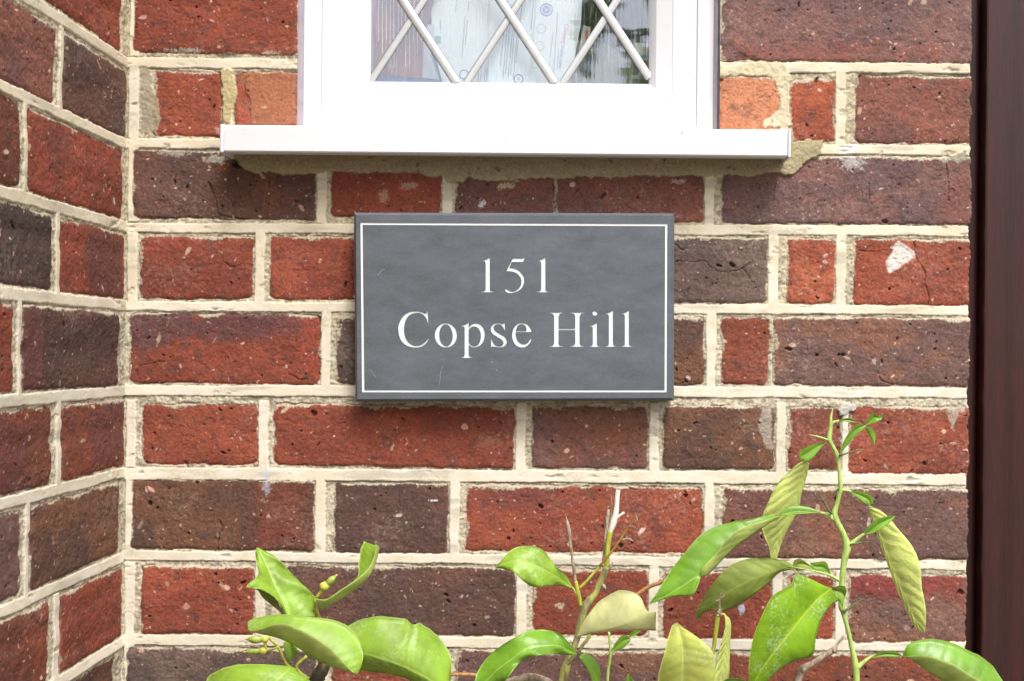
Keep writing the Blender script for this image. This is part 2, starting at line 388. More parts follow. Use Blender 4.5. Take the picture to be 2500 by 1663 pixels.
    for (pts, wd, a) in feats.get('cracks', []):
        pw = resample(np.array(pts, float), 5)
        jj0, jj1 = np.searchsorted(cz, (pw[:, 1].min() - 8, pw[:, 1].max() + 8)); ii0, ii1 = np.searchsorted(cx, (pw[:, 0].min() - 8, pw[:, 0].max() + 8))
        sl = (slice(jj0, jj1), slice(ii0, ii1)); x, z = X[sl] + n7[sl] * 6, Zc[sl] + n7b[sl] * 6
        d = np.full(x.shape, 1e3, np.float32)
        for q in range(len(pw) - 1):
            ax, az = pw[q]; bx, bz = pw[q + 1]; L2 = (bx - ax) ** 2 + (bz - az) ** 2 + 1e-6
            t = np.clip(((x - ax) * (bx - ax) + (z - az) * (bz - az)) / L2, 0, 1)
            d = np.minimum(d, np.hypot(x - ax - t * (bx - ax), z - az - t * (bz - az)))
        wd = wd * 0.8; w = np.exp(-(d / wd) ** 2) * a * (0.45 + 0.55 * ss(0.3, 0.6, mid[sl]))
        h[sl] -= w * 5; col[sl] = col[sl] * (1 - 0.6 * w)[..., None]
    # grog specks, pebbles and pits
    rs = np.random.RandomState(seed)
    x0, x1, z0, z1 = feats['fine']
    area = (x1 - x0) * (z1 - z0)
    def splat(n, rmin, rmax, pw_, fn):
        xs = rs.uniform(x0, x1, n); zs = rs.uniform(z0, z1, n); r_ = rmin + (rmax - rmin) * rs.rand(n) ** pw_
        asp = rs.uniform(0.5, 1.8, n); an = rs.uniform(0, 3.14, n)
        for q in range(n):
            R = r_[q] * 2.2
            i0, i1 = np.searchsorted(cx, (xs[q] - R, xs[q] + R)); j0, j1 = np.searchsorted(cz, (zs[q] - R, zs[q] + R))
            if i1 <= i0 or j1 <= j0: continue
            sl = (slice(j0, j1), slice(i0, i1))
            if sd[(j0 + j1) // 2 if (j0 + j1) // 2 < sd.shape[0] else j0, min((i0 + i1) // 2, sd.shape[1] - 1)] > -3: continue
            dx = X[sl] - xs[q]; dz = Zc[sl] - zs[q]; ca, sa = math.cos(an[q]), math.sin(an[q])
            u = (dx * ca + dz * sa) * asp[q]; v = (-dx * sa + dz * ca) / asp[q]
            w = ss(1.15, 0.75, (np.hypot(u, v) + (n7[sl] * 1.2) * r_[q]) / r_[q])
            fn(sl, w, r_[q])
    def speck(sl, w, r):
        c = PINK * rs.uniform(0.55, 1.05) * np.array((1, rs.uniform(.8, 1.05), rs.uniform(.75, 1.05)), np.float32)
        a = w * rs.uniform(0.55, 1.0)
        col[sl] = col[sl] * (1 - a[..., None]) + c * a[..., None]; h[sl] += w * 0.8
    def pit(sl, w, r):
        h[sl] -= w * min(7, 2.5 + r); col[sl] = col[sl] * (1 - 0.5 * w)[..., None]
    def blue(sl, w, r):
        c = alb((88, 74, 74)); col[sl] = col[sl] * (1 - 0.6 * w[..., None]) + c * 0.6 * w[..., None]
    splat(int(area / 1500), 1.3, 3.0, 2.5, speck)
    splat(int(area / 12000), 3.0, 8.5, 3.0, speck)
    splat(int(area / 5200), 1.6, 3.2, 2.0, pit)
    splat(int(area / 30000), 3.0, 7.0, 2.0, pit)
    splat(int(area / 6000), 2.0, 6.0, 2.0, blue)
    np.clip(col, 0.004, 0.86, out=col)
    return h.astype(np.float32), col, sd, (1 - 0.82 * mm)

def axis_coords(lo, flo, fhi, hi, df, dc):
    a = [np.arange(flo, lo, -dc)[1:][::-1]] if lo < flo else [np.array([])]
    a.append(np.arange(flo, fhi, df))
    if hi > fhi: a.append(np.arange(fhi, hi + dc, dc))
    return np.concatenate(a).astype(np.float64)
def grid_mesh(name, verts, nx, nz, col, keep=None, grain=None):
    me = bpy.data.meshes.new(name)
    idx = np.arange(nx * nz, dtype=np.int32).reshape(nz, nx)
    q = np.stack([idx[:-1, :-1], idx[:-1, 1:], idx[1:, 1:], idx[1:, :-1]], -1).reshape(-1, 4)
    if keep is not None:
        q = q[keep.reshape(-1)]
        used = np.zeros(nx * nz, bool); used[q.ravel()] = True
        remap = np.cumsum(used) - 1; q = remap[q].astype(np.int32)
        verts = verts.reshape(-1, 3)[used]; col = col.reshape(-1, 3)[used]; grain = grain.reshape(-1)[used]
    verts = verts.reshape(-1, 3); col = col.reshape(-1, 3)
    me.vertices.add(len(verts)); me.vertices.foreach_set('co', verts.astype(np.float32).ravel())
    me.loops.add(q.size); me.loops.foreach_set('vertex_index', q.ravel())
    me.polygons.add(len(q)); me.polygons.foreach_set('loop_start', np.arange(0, q.size, 4, dtype=np.int32))
    me.polygons.foreach_set('loop_total', np.full(len(q), 4, np.int32))
    me.update(calc_edges=True)
    me.polygons.foreach_set('use_smooth', np.ones(len(q), bool))
    at = me.attributes.new('Col', 'FLOAT_COLOR', 'POINT')
    at.data.foreach_set('color', np.concatenate([col, np.ones((len(col), 1), np.float32)], 1).astype(np.float32).ravel())
    ag = me.attributes.new('grain', 'FLOAT', 'POINT'); ag.data.foreach_set('value', np.ascontiguousarray(grain).reshape(-1).astype(np.float32))
    me.materials.append(M_MAS)
    return me

DD = 1 / 0.9428     # the table below is read off the 2357-px-wide view
def brk(x0, x1, y0, y1, kind):
    xm, ym = (x0 + x1) / 2 * DD, (y0 + y1) / 2 * DD
    return (W(x0 * DD, ym)[0], W(x1 * DD, ym)[0], W(xm, y1 * DD)[1], W(xm, y0 * DD)[1], kind)
MAIN = [brk(*b) for b in [
    (306, 686, -34, 124, 'red'), (1660, 2233, -20, 144, 'purple'),
    (352, 511, 164, 314, 'red2'), (540, 690, 165, 318, 'terracotta'), (1654, 1794, 176, 324, 'orange'), (1820, 1920, 182, 327, 'orangered'), (1970, 2229, 172, 330, 'purplered'),
    (305, 727, 347, 505, 'dark'), (762, 1016, 352, 500, 'red'), (1047, 1276, 352, 508, 'purplered'), (1280, 1619, 352, 512, 'purplered'), (1662, 2230, 360, 516, 'purple'),
    (323, 583, 544, 689, 'red'), (622, 900, 545, 690, 'red2'), (940, 1180, 545, 690, 'dark'), (1215, 1480, 545, 692, 'red'), (1515, 1765, 546, 697, 'char'), (1812, 1921, 549, 698, 'orangered'), (1966, 2229, 549, 704, 'red2'),
    (297, 736, 720, 884, 'red'), (774, 1000, 728, 884, 'char'), (1040, 1300, 728, 884, 'dark'), (1340, 1622, 730, 886, 'darkbrown'), (1660, 1770, 730, 886, 'redbrown'), (1779, 2226, 731, 889, 'brown'),
    (326, 592, 930, 1070, 'red2'), (630, 1184, 932, 1076, 'red'), (1223, 1491, 935, 1078, 'brown'), (1526, 1783, 935, 1081, 'darkbrown'), (1814, 1936, 936, 1083, 'redbrown'), (1955, 2224, 936, 1092, 'red2'),
    (300, 723, 1104, 1267, 'darkbrown'), (767, 1032, 1112, 1276, 'dark'), (1072, 1618, 1118, 1272, 'red2'), (1662, 2216, 1124, 1286, 'brown'),
    (324, 584, 1303, 1459, 'red2'), (640, 1186, 1303, 1463, 'dark'), (1226, 1490, 1310, 1464, 'red'), (1526, 1774, 1316, 1472, 'red'), (1812, 1920, 1322, 1472, 'red2'), (1952, 2214, 1322, 1480, 'brown'),
    (290, 728, 1492, 1655, 'char'), (764, 1034, 1498, 1655, 'red'), (1052, 1622, 1498, 1655, 'brown'), (1654, 2214, 1505, 1655, 'redbrown'),
]]
PITCH = 202.2
rk = random.Random(5)
KN = ['red', 'red2', 'redbrown', 'dark', 'darkbrown', 'purple', 'brown', 'char', 'red', 'purplered']
def auto_row(xa, xb, z0, z1, start_header):
    out = []; x = xa; hd = start_header
    while x < xb - 60:
        w = 286 if hd else 592
        x2 = min(x + w, xb)
        if xb - x2 < 130: x2 = xb
        out.append((x, x2, z0, z1, rk.choice(KN))); x = x2 + 30; hd = not hd
    return out
XL, XR = W(292, 865)[0], W(2362, 865)[0]
MAIN = [(a, (b + 120 if b > XR - 40 else b), c, d, k_) for a, b, c, d, k_ in MAIN]
ztop = W(1300, -34 * DD)[1]; zbot = W(1300, 1655 * DD)[1]
k = 0; z = ztop + 35
while z < 3000:
    MAIN += auto_row(XL + 20, XR, z, z + 170, k % 2 == 0); z += PITCH; k += 1
k = 0; z = zbot - 35
GZ = -HC / S
while z > GZ - 100:
    MAIN += auto_row(XL + 20, XR, z - 170, z, k % 2 == 0); z -= PITCH; k += 1

def wp(x, y, ox=0, oy=0, sc_=1.0): return W(ox + x / sc_, oy + y / sc_)
z1 = lambda pts: [wp(x, y, 0, 0, 2.613) for x, y in pts]
z2 = lambda pts: [wp(x, y, 800, 0, 2.613) for x, y in pts]
z3 = lambda pts: [wp(x, y, 1600, 0, 2.613) for x, y in pts]
z4 = lambda pts: [wp(x, y, 0, 500, 2.613) for x, y in pts]
z6 = lambda pts: [wp(x, y, 1600, 500, 2.613) for x, y in pts]
z7 = lambda pts: [wp(x, y, 0, 1063, 2.613) for x, y in pts]
z8 = lambda pts: [wp(x, y, 800, 1063, 2.613) for x, y in pts]
def band(x0, x1, y0, y1, c, sf=12, a=0.8):
    b = brk(x0, x1, y0, y1, ''); return (b[0], b[1], b[2], b[3], c, sf, a)
def st(px, py, rx, ry, c=(226, 222, 214), a=0.8, thr=0.35):
    w_ = W(px, py); return (w_[0], w_[1], rx, ry, c, a, thr)
feats = {
    'patches': [
        (z1([(1470, 985), (1560, 1085), (1760, 1112), (1990, 1105), (2200, 1100), (2352, 1108)]) + z2([(100, 1112), (300, 1105), (560, 1108), (640, 1135), (730, 1120), (760, 1160), (830, 1180), (900, 1145), (1060, 1155), (1150, 1150), (1300, 1135), (1500, 1140), (1650, 1125), (1850, 1135), (1950, 1125), (2352, 1128)]) +
         z3([(300, 1128), (560, 1120), (800, 1105), (880, 1120), (950, 1060), (990, 1015), (1040, 990), (1065, 930), (1060, 900), (870, 905), (860, 830), (-1500, 830)]) + z1([(1500, 880)]), 1.6, 7.0, (178, 165, 132), 1.0),
        (z3([(690, 770), (740, 745), (800, 700), (790, 600), (770, 520), (740, 490), (640, 480), (500, 490), (410, 480), (410, 420), (800, 400), (850, 470), (860, 560), (850, 815), (680, 815)]), 1.5, 3.0, (222, 209, 176), 1.0),
        (z1([(1420, 440), (1490, 450), (1500, 530), (1525, 600), (1500, 660), (1480, 760), (1450, 800), (1425, 780)]), 1.5, 2.5, (196, 182, 138), 1.0),
        (z1([(900, 420), (965, 450), (960, 560), (1010, 640), (1020, 760), (980, 840), (900, 850)]), 2.0, 0.0, (176, 164, 140), 0.9),
        (z1([(1590, 470), (1880, 470), (1890, 800), (1600, 800), (1605, 660), (1570, 560)]), 1.0, 2.6, (172, 112, 84), 0.92),
        (z6([(1470, 350), (1500, 320), (1530, 300), (1510, 275), (1560, 235), (1600, 250), (1660, 300), (1640, 345), (1590, 380), (1510, 425), (1480, 400)]), 3.0, None, (236, 230, 222), 0.85),
        (z6([(1160, 1300), (1200, 1265), (1270, 1265), (1265, 1310), (1170, 1340)]), 1.0, 5.0, (200, 196, 184), 1.0),
        (z3([(1870, 1000), (1940, 980), (2000, 960), (2000, 1030), (1920, 1050)]), 1.5, 3.0, (168, 160, 142), 0.9),
        (z6([(1850, 1270), (1980, 1260), (1985, 1310), (1940, 1320), (1900, 1450), (1870, 1330)]), 2.0, None, (186, 176, 160), 0.75),
        (z6([(680, 1300), (740, 1290), (750, 1560), (700, 1540), (665, 1400)]), 2.0, None, (180, 170, 156), 0.7),
    ],
    'stains_and_holes': [
        st(576, 402, 22, 16, (44, 32, 22), .95, .25), st(548, 412, 30, 14, (128, 76, 52), .8, .35),  # first entry: a hole's shade painted as flat dark colour
        st(652, 1190, 22, 70, (206, 204, 214), .5, .45), st(648, 1150, 16, 24, (214, 222, 240), .6, .4),
        st(2075, 398, 62, 40, (216, 214, 212), .55, .5), st(2085, 362, 44, 12, (232, 234, 240), .8, .2),
        st(1178, 498, 18, 18, (224, 222, 232), .8, .35), st(1240, 455, 34, 12, (200, 186, 150), .8, .3),
        st(940, 480, 24, 24, (190, 160, 140), .6, .4), st(1000, 452, 34, 16, (190, 170, 150), .6, .35),
        st(1650, 445, 40, 12, (210, 206, 196), .6, .35), st(1060, 1222, 16, 5, (240, 240, 244), .9, .2),
        st(975, 1258, 12, 6, (226, 200, 200), .9, .2), st(1369, 1478, 15, 10, (196, 170, 150), .95, .1),
        st(1811, 1490, 10, 18, (200, 200, 216), .95, .15), st(1350, 905, 4, 4, (240, 240, 240), .1, .3),
        st(2120, 1277, 5, 14, (206, 184, 180), .9, .1), st(530, 388, 62, 18, (176, 170, 152), .9, .3),
        st(430, 372, 60, 16, (170, 162, 146), .7, .3), st(440, 125, 90, 10, (190, 184, 170), .7, .25),
        st(660, 130, 34, 8, (220, 200, 180), .8, .35), st(1880, 1000, 8, 22, (190, 180, 170), .7, .3),
        st(1680, 925, 9, 9, (214, 186, 180), .9, .1), st(1878, 905, 4, 60, (196, 184, 168), .8, .35),
        st(1885, 830, 14, 40, (200, 176, 140), .7, .4), st(520, 360, 30, 14, (186, 190, 196), .7, .3),
        st(275, 385, 5, 14, (240, 240, 246), .0, .3), st(2135, 880, 10, 12, (196, 190, 186), .7, .4),
    ],
    'bands': [
        band(300, 640, 715, 790, (104, 72, 76), 10, .85), band(640, 700, 715, 770, (110, 74, 76), 10, .7), band(590, 700, 1110, 1262, (146, 72, 60), 26, .5),
        band(700, 735, 725, 860, (176, 82, 62), 8, .5), band(480, 720, 380, 500, (104, 72, 62), 18, .5), band(1700, 2215, 105, 140, (146, 84, 74), 14, .6),
        band(2180, 2228, 400, 512, (140, 88, 78), 12, .6), band(1070, 1250, 1120, 1170, (116, 70, 72), 16, .6), band(1955, 2214, 1322, 1370, (148, 62, 58), 10, .7),
        band(2100, 2215, 1400, 1475, (140, 100, 86), 20, .5), band(1660, 1760, 1120, 1286, (128, 80, 68), 18, .5), band(1880, 1960, 1180, 1250, (146, 94, 76), 20, .6),
        band(1280, 1480, 960, 1070, (128, 74, 60), 20, .5), band(380, 560, 1120, 1200, (108, 76, 62), 18, .5), band(1700, 1775, 735, 800, (140, 74, 58), 16, .5),
        band(545, 575, 168, 312, (166, 86, 70), 4, .9), band(1690, 1780, 200, 290, (206, 140, 106), 16, .6), band(590, 640, 380, 480, (126, 82, 60), 14, .5),
    ],
    'cracks': [
        (z6([(1650, 240), (1665, 340), (1725, 430), (1720, 510), (1750, 590), (1740, 640)]), 1.3, 1.0),
        (z6([(130, 360), (240, 365), (310, 360), (350, 400), (440, 430), (540, 415), (600, 370)]), 1.1, .9), (z6([(550, 400), (590, 450), (620, 500)]), 1, .7),
        (z2([(1445, 1160), (1440, 1260), (1450, 1350)]), 1.4, 1.0), (z1([(1330, 1170), (1370, 1260), (1390, 1350), (1430, 1380), (1640, 1405)]), 2.2, 1.0),
        (z1([(1720, 1130), (1710, 1300), (1700, 1395)]), 1.0, .7), (z7([(1400, 540), (1420, 590), (1395, 640), (1390, 730)]), 1.2, .9),
        (z3([(1855, 1050), (1870, 1150), (1870, 1280)]), 1.1, .9), (z3([(1360, 1170), (1370, 1300)]), 1.1, .7), (z3([(770, 1130), (750, 1290)]), 1.0, .7),
        (z6([(1420, 1060), (1440, 1120), (1520, 1150)]), 1.3, .8), (z4([(890, 1030), (960, 1010), (1050, 1000)]), 1.0, .7), (z4([(872, 1130), (875, 1060)]), 1, .6),
        (z4([(1440, 370), (1500, 400), (1580, 350)]), 1.0, .7), (z8([(450, 320), (455, 400), (460, 450)]), 1.2, .8), (z8([(1900, 320), (1960, 350), (1990, 330)]), 1.6, .8),
        (z6([(1300, 290), (1390, 300), (1500, 280)]), 1.2, .6), (z3([(500, 345), (560, 350), (600, 370), (660, 395)]), 2.0, .6), (z6([(130, 255), (175, 290)]), 2, .9),
        (z4([(1840, 1080), (1900, 1110), (1960, 1115)]), 1.8, .7), (z7([(1180, 170), (1200, 200)]), 2.2, .8), (z1([(720, 800), (745, 730), (770, 760)]), 1, 0),
    ],
}
DF = 0.70e-3 / S
def bed(xa, ya, xb, yb, hw):
    a, b = W(xa, ya), W(xb, yb); return (a[0], b[0], a[1], b[1], hw)
JM = [(154, 166, 12), (351, 366, 11.5), (557, 563, 12), (748, 757, 11), (954, 959, 13), (1157, 1169, 14.5), (1357, 1378, 11.5), (1563, 1577, 13)]
feats['beds'] = [bed(450, a, 2150, b, w) for a, b, w in JM]
zt0, zb0 = W(1300, 157)[1], W(1300, 1571)[1]
feats['beds'] += [(-1100, 960, zt0 + PITCH * q, zt0 + PITCH * q, 12) for q in range(1, 15)] + [(-1100, 960, zb0 - PITCH * q, zb0 - PITCH * q, 12) for q in range(1, 16)]
feats['perps'] = []
rows_ = {}
for b in MAIN: rows_.setdefault(round((b[2] + b[3]) / 2 / 60), []).append(b)
for r_ in rows_.values():
    r_.sort()
    for q in range(len(r_) - 1):
        g0, g1 = r_[q][1], r_[q + 1][0]
        if 14 < g1 - g0 < 60: feats['perps'].append((g0 + 3, g0 + 3 + min(24, (g1 - g0) * .72), min(r_[q][2], r_[q + 1][2]) - 8, max(r_[q][3], r_[q + 1][3]) + 8))
    if r_[0][0] - XL > 24: feats['perps'].append((XL + 17, XL + 41, r_[0][2] - 8, r_[0][3] + 8))
    else: feats['perps'].append((XL - 8, XL + 10, r_[0][2] - 8, r_[0][3] + 8))
mx0, mx1 = XL - 12, W(2368, 865)[0]
feats['fine'] = (mx0, mx1, W(1300, 1700)[1], W(1300, -40)[1])
cx = np.concatenate([np.array([mx0 - 120]), np.arange(mx0, mx1, DF)])
xend = cx[-1]
cx = np.concatenate([cx, xend + np.array([3, 8, 14, 22, 34, 50, 80, 120, 200, 300.0])])
cz = axis_coords(GZ, feats['fine'][2], feats['fine'][3], 3000, DF, 6e-3 / S)
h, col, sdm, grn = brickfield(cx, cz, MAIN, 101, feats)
XX, ZZ = np.meshgrid(cx, cz)
end_n = (fbm(ZZ / 30, ZZ * 0 + 3, 900, 3) - 0.5) * 9 + (fbm(ZZ / 7, ZZ * 0 + 5, 901, 2) - 0.5) * 4 - 3.0 * (sdm > 0)
near_end = ss(xend - 60, xend, XX)
Xp = np.minimum(XX, xend) + end_n * near_end
Yp = -h + np.maximum(0, XX - xend) + 5.0 * ss(xend - 5, xend, XX)
V = np.stack([Xp * S, Yp * S, HC + ZZ * S], -1)
# window opening
OX0, OX1 = W(726, 170)[0], W(1757, 170)[0]; OZ0 = W(1250, 348)[1]; OZ1 = W(1250, -1720)[1]
mxq = (XX[:-1, :-1] + XX[1:, 1:]) / 2; mzq = (ZZ[:-1, :-1] + ZZ[1:, 1:]) / 2
keep = ~((mxq > OX0) & (mxq < OX1) & (mzq > OZ0) & (mzq < OZ1))
me = grid_mesh('brick_wall', V, len(cx), len(cz), col, keep, grn)
main_wall = bpy.data.objects.new('brick_wall', me); link(main_wall)
tag(main_wall, 'weathered red and purple brick wall with cream ribbon pointing behind the slate sign', 'wall')

# ---- left return wall (runs from the corner towards the viewer)
def U(x): return F * (1 - (VX - 306.0) / (VX - x))
rowz = []      # course limits (top, bottom) at the corner in D pixels
ROWS = [(-30, 128), (166, 320), (348, 508), (540, 690), (722, 886), (918, 1072), (1106, 1266), (1302, 1462), (1494, 1655)]
LEFT = []
ROWB = [  # (bricks as photo x ranges), kinds, next bricks automatic
    [((80, 290), 'red2')], [((150, 309), 'dark'), ((-200, 131), 'purplered')], [((63, 297), 'red'), ((-60, 45), 'redbrown')],
    [((146, 303), 'red'), ((-200, 126), 'charleft')], [((53, 288), 'dark'), ((-60, 33), 'red')], [((152, 305), 'redbrown'), ((-200, 128), 'redbrown')],
    [((78, 295), 'darkbrown'), ((-60, 57), 'brown')], [((152, 303), 'red'), ((-200, 125), 'redbrown')], [((80, 285), 'darkbrown'), ((-60, 55), 'red')],
]
for (ya, yb), rb in zip(ROWS, ROWB):
    za, zb = W(306, ya * DD)[1], W(306, yb * DD)[1]
    last = 0
    for (xa, xb), kd in rb:
        LEFT.append((max(3, U(xb)), U(xa), zb, za, kd)); last = U(xa)
    LEFT += auto_row(last + 30, 2100, zb, za, False)
ztop = W(306, -30 * DD)[1]; zbot = W(306, 1655 * DD)[1]
z = ztop + 34; k = 0
while z < 3000: LEFT += auto_row(8, 2100, z, z + 170, k % 2 == 0); z += PITCH; k += 1
z = zbot - 34; k = 0
while z > GZ - 100: LEFT += auto_row(8, 2100, z - 170, z, k % 2 == 0); z -= PITCH; k += 1
def ub(x0, x1, y0, y1, c, sf=12, a=.8):
    return (U(x1), U(x0), W(306, y1 * DD)[1], W(306, y0 * DD)[1], c, sf, a)
lf = {'fine': (-10, 720, W(306, 1700)[1], W(306, -260)[1]), 'bands': [
    ub(60, 90, 730, 886, (124, 72, 70), 10, .6), ub(210, 300, 560, 690, (112, 72, 68), 14, .8), ub(220, 303, 925, 1072, (116, 72, 68), 10, .8),
    ub(120, 155, 380, 500, (112, 70, 68), 12, .5), ub(-60, 60, 930, 1060, (112, 66, 68), 16, .6)],
    'stains_and_holes': [(U(275), W(306, 500)[1], 10, 26, (240, 238, 236), .7, .5), (U(255), W(306, 590)[1], 8, 8, (230, 190, 170), .8, .3)], 'cracks': [], 'patches': []}
lf['beds'] = []; zz_ = sorted({(round(b[2], 1), round(b[3], 1)) for b in LEFT}, key=lambda t: t[0]); lf['perps'] = []
for q in range(len(zz_) - 1):
    if 8 < zz_[q + 1][0] - zz_[q][1] < 60: m_ = (zz_[q + 1][0] + zz_[q][1]) / 2 + 2; lf['beds'].append((-30, 2200, m_, m_, 12.5))
for z0_, z1_ in zz_:
    r_ = sorted(b for b in LEFT if round(b[2], 1) == z0_)
    for q in range(len(r_) - 1):
        g0, g1 = r_[q][1], r_[q + 1][0]
        if g1 - g0 > 12: lf['perps'].append((g0 + 4, g0 + 4 + max(16, (g1 - g0) * .5), z0_ - 8, z1_ + 8))
cu = axis_coords(-25, -25, 720, 2100, 1.0e-3 / S, 6e-3 / S)
cz2 = axis_coords(GZ, lf['fine'][2], lf['fine'][3], 3000, 0.8e-3 / S, 6e-3 / S)
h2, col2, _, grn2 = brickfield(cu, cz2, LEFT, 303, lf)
UU, Z2 = np.meshgrid(cu, cz2)
xc = W(306, 865)[0]
xw_line = xc + (fbm(Z2 / 60, Z2 * 0, 77, 2) - .5) * 6
V2 = np.stack([(xw_line + h2) * S, -UU * S, HC + Z2 * S], -1)[:, ::-1]
me = grid_mesh('return_wall', V2, len(cu), len(cz2), col2[:, ::-1], grain=grn2[:, ::-1])
lw = bpy.data.objects.new('brick_wall', me); link(lw)
tag(lw, 'brick return wall at the left, meeting the sign wall in an inner corner', 'wall')

# ------------------------------------------------------------------ ground
mb = MB(); mb.add([(-40, -40, 0), (40, -40, 0), (40, 40, 0), (-40, 40, 0)], [(0, 1, 2, 3)])
tag(mb.build('ground', M_GROUND), kind='structure')

# ------------------------------------------------------------------ window
win = empty('window', (P(1243, 340, 0.03)), 'white plastic window with diamond lead lattice above the slate sign', 'window')
def rect_sweep(mb, xa, xb, za, zb, prof, mi=0):
    """mitred picture-frame moulding: prof = [(inset, y)], swept round the rectangle"""
    rings = []
    for ins, y in prof:
        rings.append([(xa + ins, y, za + ins), (xb - ins, y, za + ins), (xb - ins, y, zb - ins), (xa + ins, y, zb - ins)])
    vs = [v for r in rings for v in r]; fs = []
    for i in range(len(rings) - 1):
        for k_ in range(4):
            fs.append((i * 4 + k_, i * 4 + (k_ + 1) % 4, (i + 1) * 4 + (k_ + 1) % 4, (i + 1) * 4 + k_))
    mb.add(vs, fs, mi)
yF = 0.012
a_, b_ = P(735, 150, yF), P(1750.5, 150, yF); fz0 = P(1243, 352, yF).z; fz1 = P(1243, -1700, yF).z
pxm = S * (Z0 + yF) / Z0
mb = MB()
rect_sweep(mb, a_.x, b_.x, fz0, fz1, [(0.0, 0.07), (0, yF + 0.0025), (0.0007, yF + 0.0007), (0.0025, yF), (0.0165, yF), (0.0178, yF + 0.0004), (0.0182, yF + 0.0016), (0.0182, 0.07)])
mb.build('outer_frame', M_UPVC, win, smooth=False)
mb = MB()
gl, gr_, gb, gt = P(904, 201, 0.026), P(1584.5, 201, 0.026), P(1243, 202, 0.026).z, P(1243, -1560, 0.026).z
sx0, sx1, sz0, sz1 = a_.x + 0.01835, b_.x - 0.01835, gb - 0.0452, gt + 0.045
ys = yF + 0.0015
il, ir, ib = gl.x - sx0, sx1 - gr_.x, gb - sz0
def sash(mb, prof):      # prof = [(fraction, y)] between the sash edge and the glass
    rings = []
    for f_, y in prof:
        rings.append([(sx0 + il * f_, y, sz0 + ib * f_), (sx1 - ir * f_, y, sz0 + ib * f_), (sx1 - ir * f_, y, sz1 - (sz1 - gt) * f_), (sx0 + il * f_, y, sz1 - (sz1 - gt) * f_)])
    vs = [v for r in rings for v in r]; fs = []
    for i in range(len(rings) - 1):
        for k_ in range(4): fs.append((i * 4 + k_, i * 4 + (k_ + 1) % 4, (i + 1) * 4 + (k_ + 1) % 4, (i + 1) * 4 + k_))
    mb.add(vs, fs)
sash(mb, [(0, 0.07), (0, ys + 0.001), (0.012, ys + 0.0004), (0.03, ys), (0.50, ys), (0.515, ys + 0.0003), (0.53, ys + 0.0009), (0.56, ys + 0.0013), (0.86, ys + 0.006), (0.93, ys + 0.0095), (0.955, ys + 0.011), (1.0, ys + 0.0135), (1.0, 0.05)])
mb.build('sash', M_UPVC, win)
# frame fill between sash and sill
mb = MB(); mb.box(a_.x + 0.0182, b_.x - 0.0182, yF + 0.001, 0.06, fz0 + 0.002, sz0 - 0.0008); mb.build('bottom_rail', M_UPVC, win, bevel=0.0006)
# sealant beads either side
for (xa, xb) in ((722, 740), (1748, 1759)):
    mb = MB(); q0 = P(xa, 150, 0.008); q1 = P(xb, 150, 0.008)
    n_ = 260; vs = []; fs = []
    for i in range(n_ + 1):
        zz = fz0 + (fz1 - fz0) * i / n_
        w1 = 0.0006 * (mnoise.noise(Vector((0, xa, zz * 90)))); w2 = 0.0012 * mnoise.noise(Vector((3, xa, zz * 60)))
        vs += [(q0.x - 0.002, 0.012, zz), (q0.x + 0.001 + w2, 0.0055 + w1, zz), ((q0.x + q1.x) / 2, 0.0075 + w1, zz), (q1.x, 0.0115 + w1, zz), (q1.x, 0.03, zz), (q0.x - 0.002, 0.03, zz)]
    for i in range(n_):
        for k_ in range(6): fs.append((i * 6 + k_, i * 6 + (k_ + 1) % 6, i * 6 + 6 + (k_ + 1) % 6, i * 6 + 6 + k_))
    mb.add(vs, fs); mb.build('sealant_bead', M_SEAL, win, smooth=True)

# glass
def glass_mat():
    m = bpy.data.materials.new('streaky_glass'); m.use_nodes = True; nt = m.node_tree; nt.nodes.clear()
    out = N(nt, 'ShaderNodeOutputMaterial')
    tc = N(nt, 'ShaderNodeTexCoord'); mp = N(nt, 'ShaderNodeMapping'); mp.inputs['Scale'].default_value = (1, 1, 0.04)
    nt.links.new(tc.outputs['Object'], mp.inputs[0])
    n1 = N(nt, 'ShaderNodeTexNoise', Scale=420.0, Detail=3.0, Roughness=0.6, Distortion=0.15); nt.links.new(mp.outputs[0], n1.inputs['Vector'])
    bp = N(nt, 'ShaderNodeBump', Strength=0.02, Distance=0.0006); nt.links.new(n1.outputs[0], bp.inputs['Height'])
    gl_ = N(nt, 'ShaderNodeBsdfGlossy', Roughness=0.005); gl_.inputs['Color'].default_value = (.86, .90, 1, 1); nt.links.new(bp.outputs[0], gl_.inputs['Normal'])
    tr = N(nt, 'ShaderNodeBsdfTransparent'); tr.inputs['Color'].default_value = (.95, .97, .97, 1)
    df = N(nt, 'ShaderNodeBsdfDiffuse'); df.inputs['Color'].default_value = (.8, .83, .86, 1)
    n2 = N(nt, 'ShaderNodeTexNoise', Scale=650.0, Detail=4.0, Roughness=0.75, Distortion=0.3); nt.links.new(mp.outputs[0], n2.inputs['Vector'])
    r2 = N(nt, 'ShaderNodeMapRange'); r2.inputs['From Min'].default_value = 0.52; r2.inputs['From Max'].default_value = 0.70; r2.inputs['To Max'].default_value = 0.2
    nt.links.new(n2.outputs[0], r2.inputs[0])
    mA = N(nt, 'ShaderNodeMixShader'); mA.inputs[0].default_value = 0.20
    nt.links.new(tr.outputs[0], mA.inputs[1]); nt.links.new(gl_.outputs[0], mA.inputs[2])
    mB = N(nt, 'ShaderNodeMixShader'); nt.links.new(r2.outputs[0], mB.inputs[0]); nt.links.new(mA.outputs[0], mB.inputs[1]); nt.links.new(df.outputs[0], mB.inputs[2])
    nt.links.new(mB.outputs[0], out.inputs[0])
    return m
M_GLASS = glass_mat()
mb = MB(); mb.box(gl.x - 0.003, gr_.x + 0.003, 0.0275, 0.0275 + 0.0005, gb - 0.003, gt + 0.003)
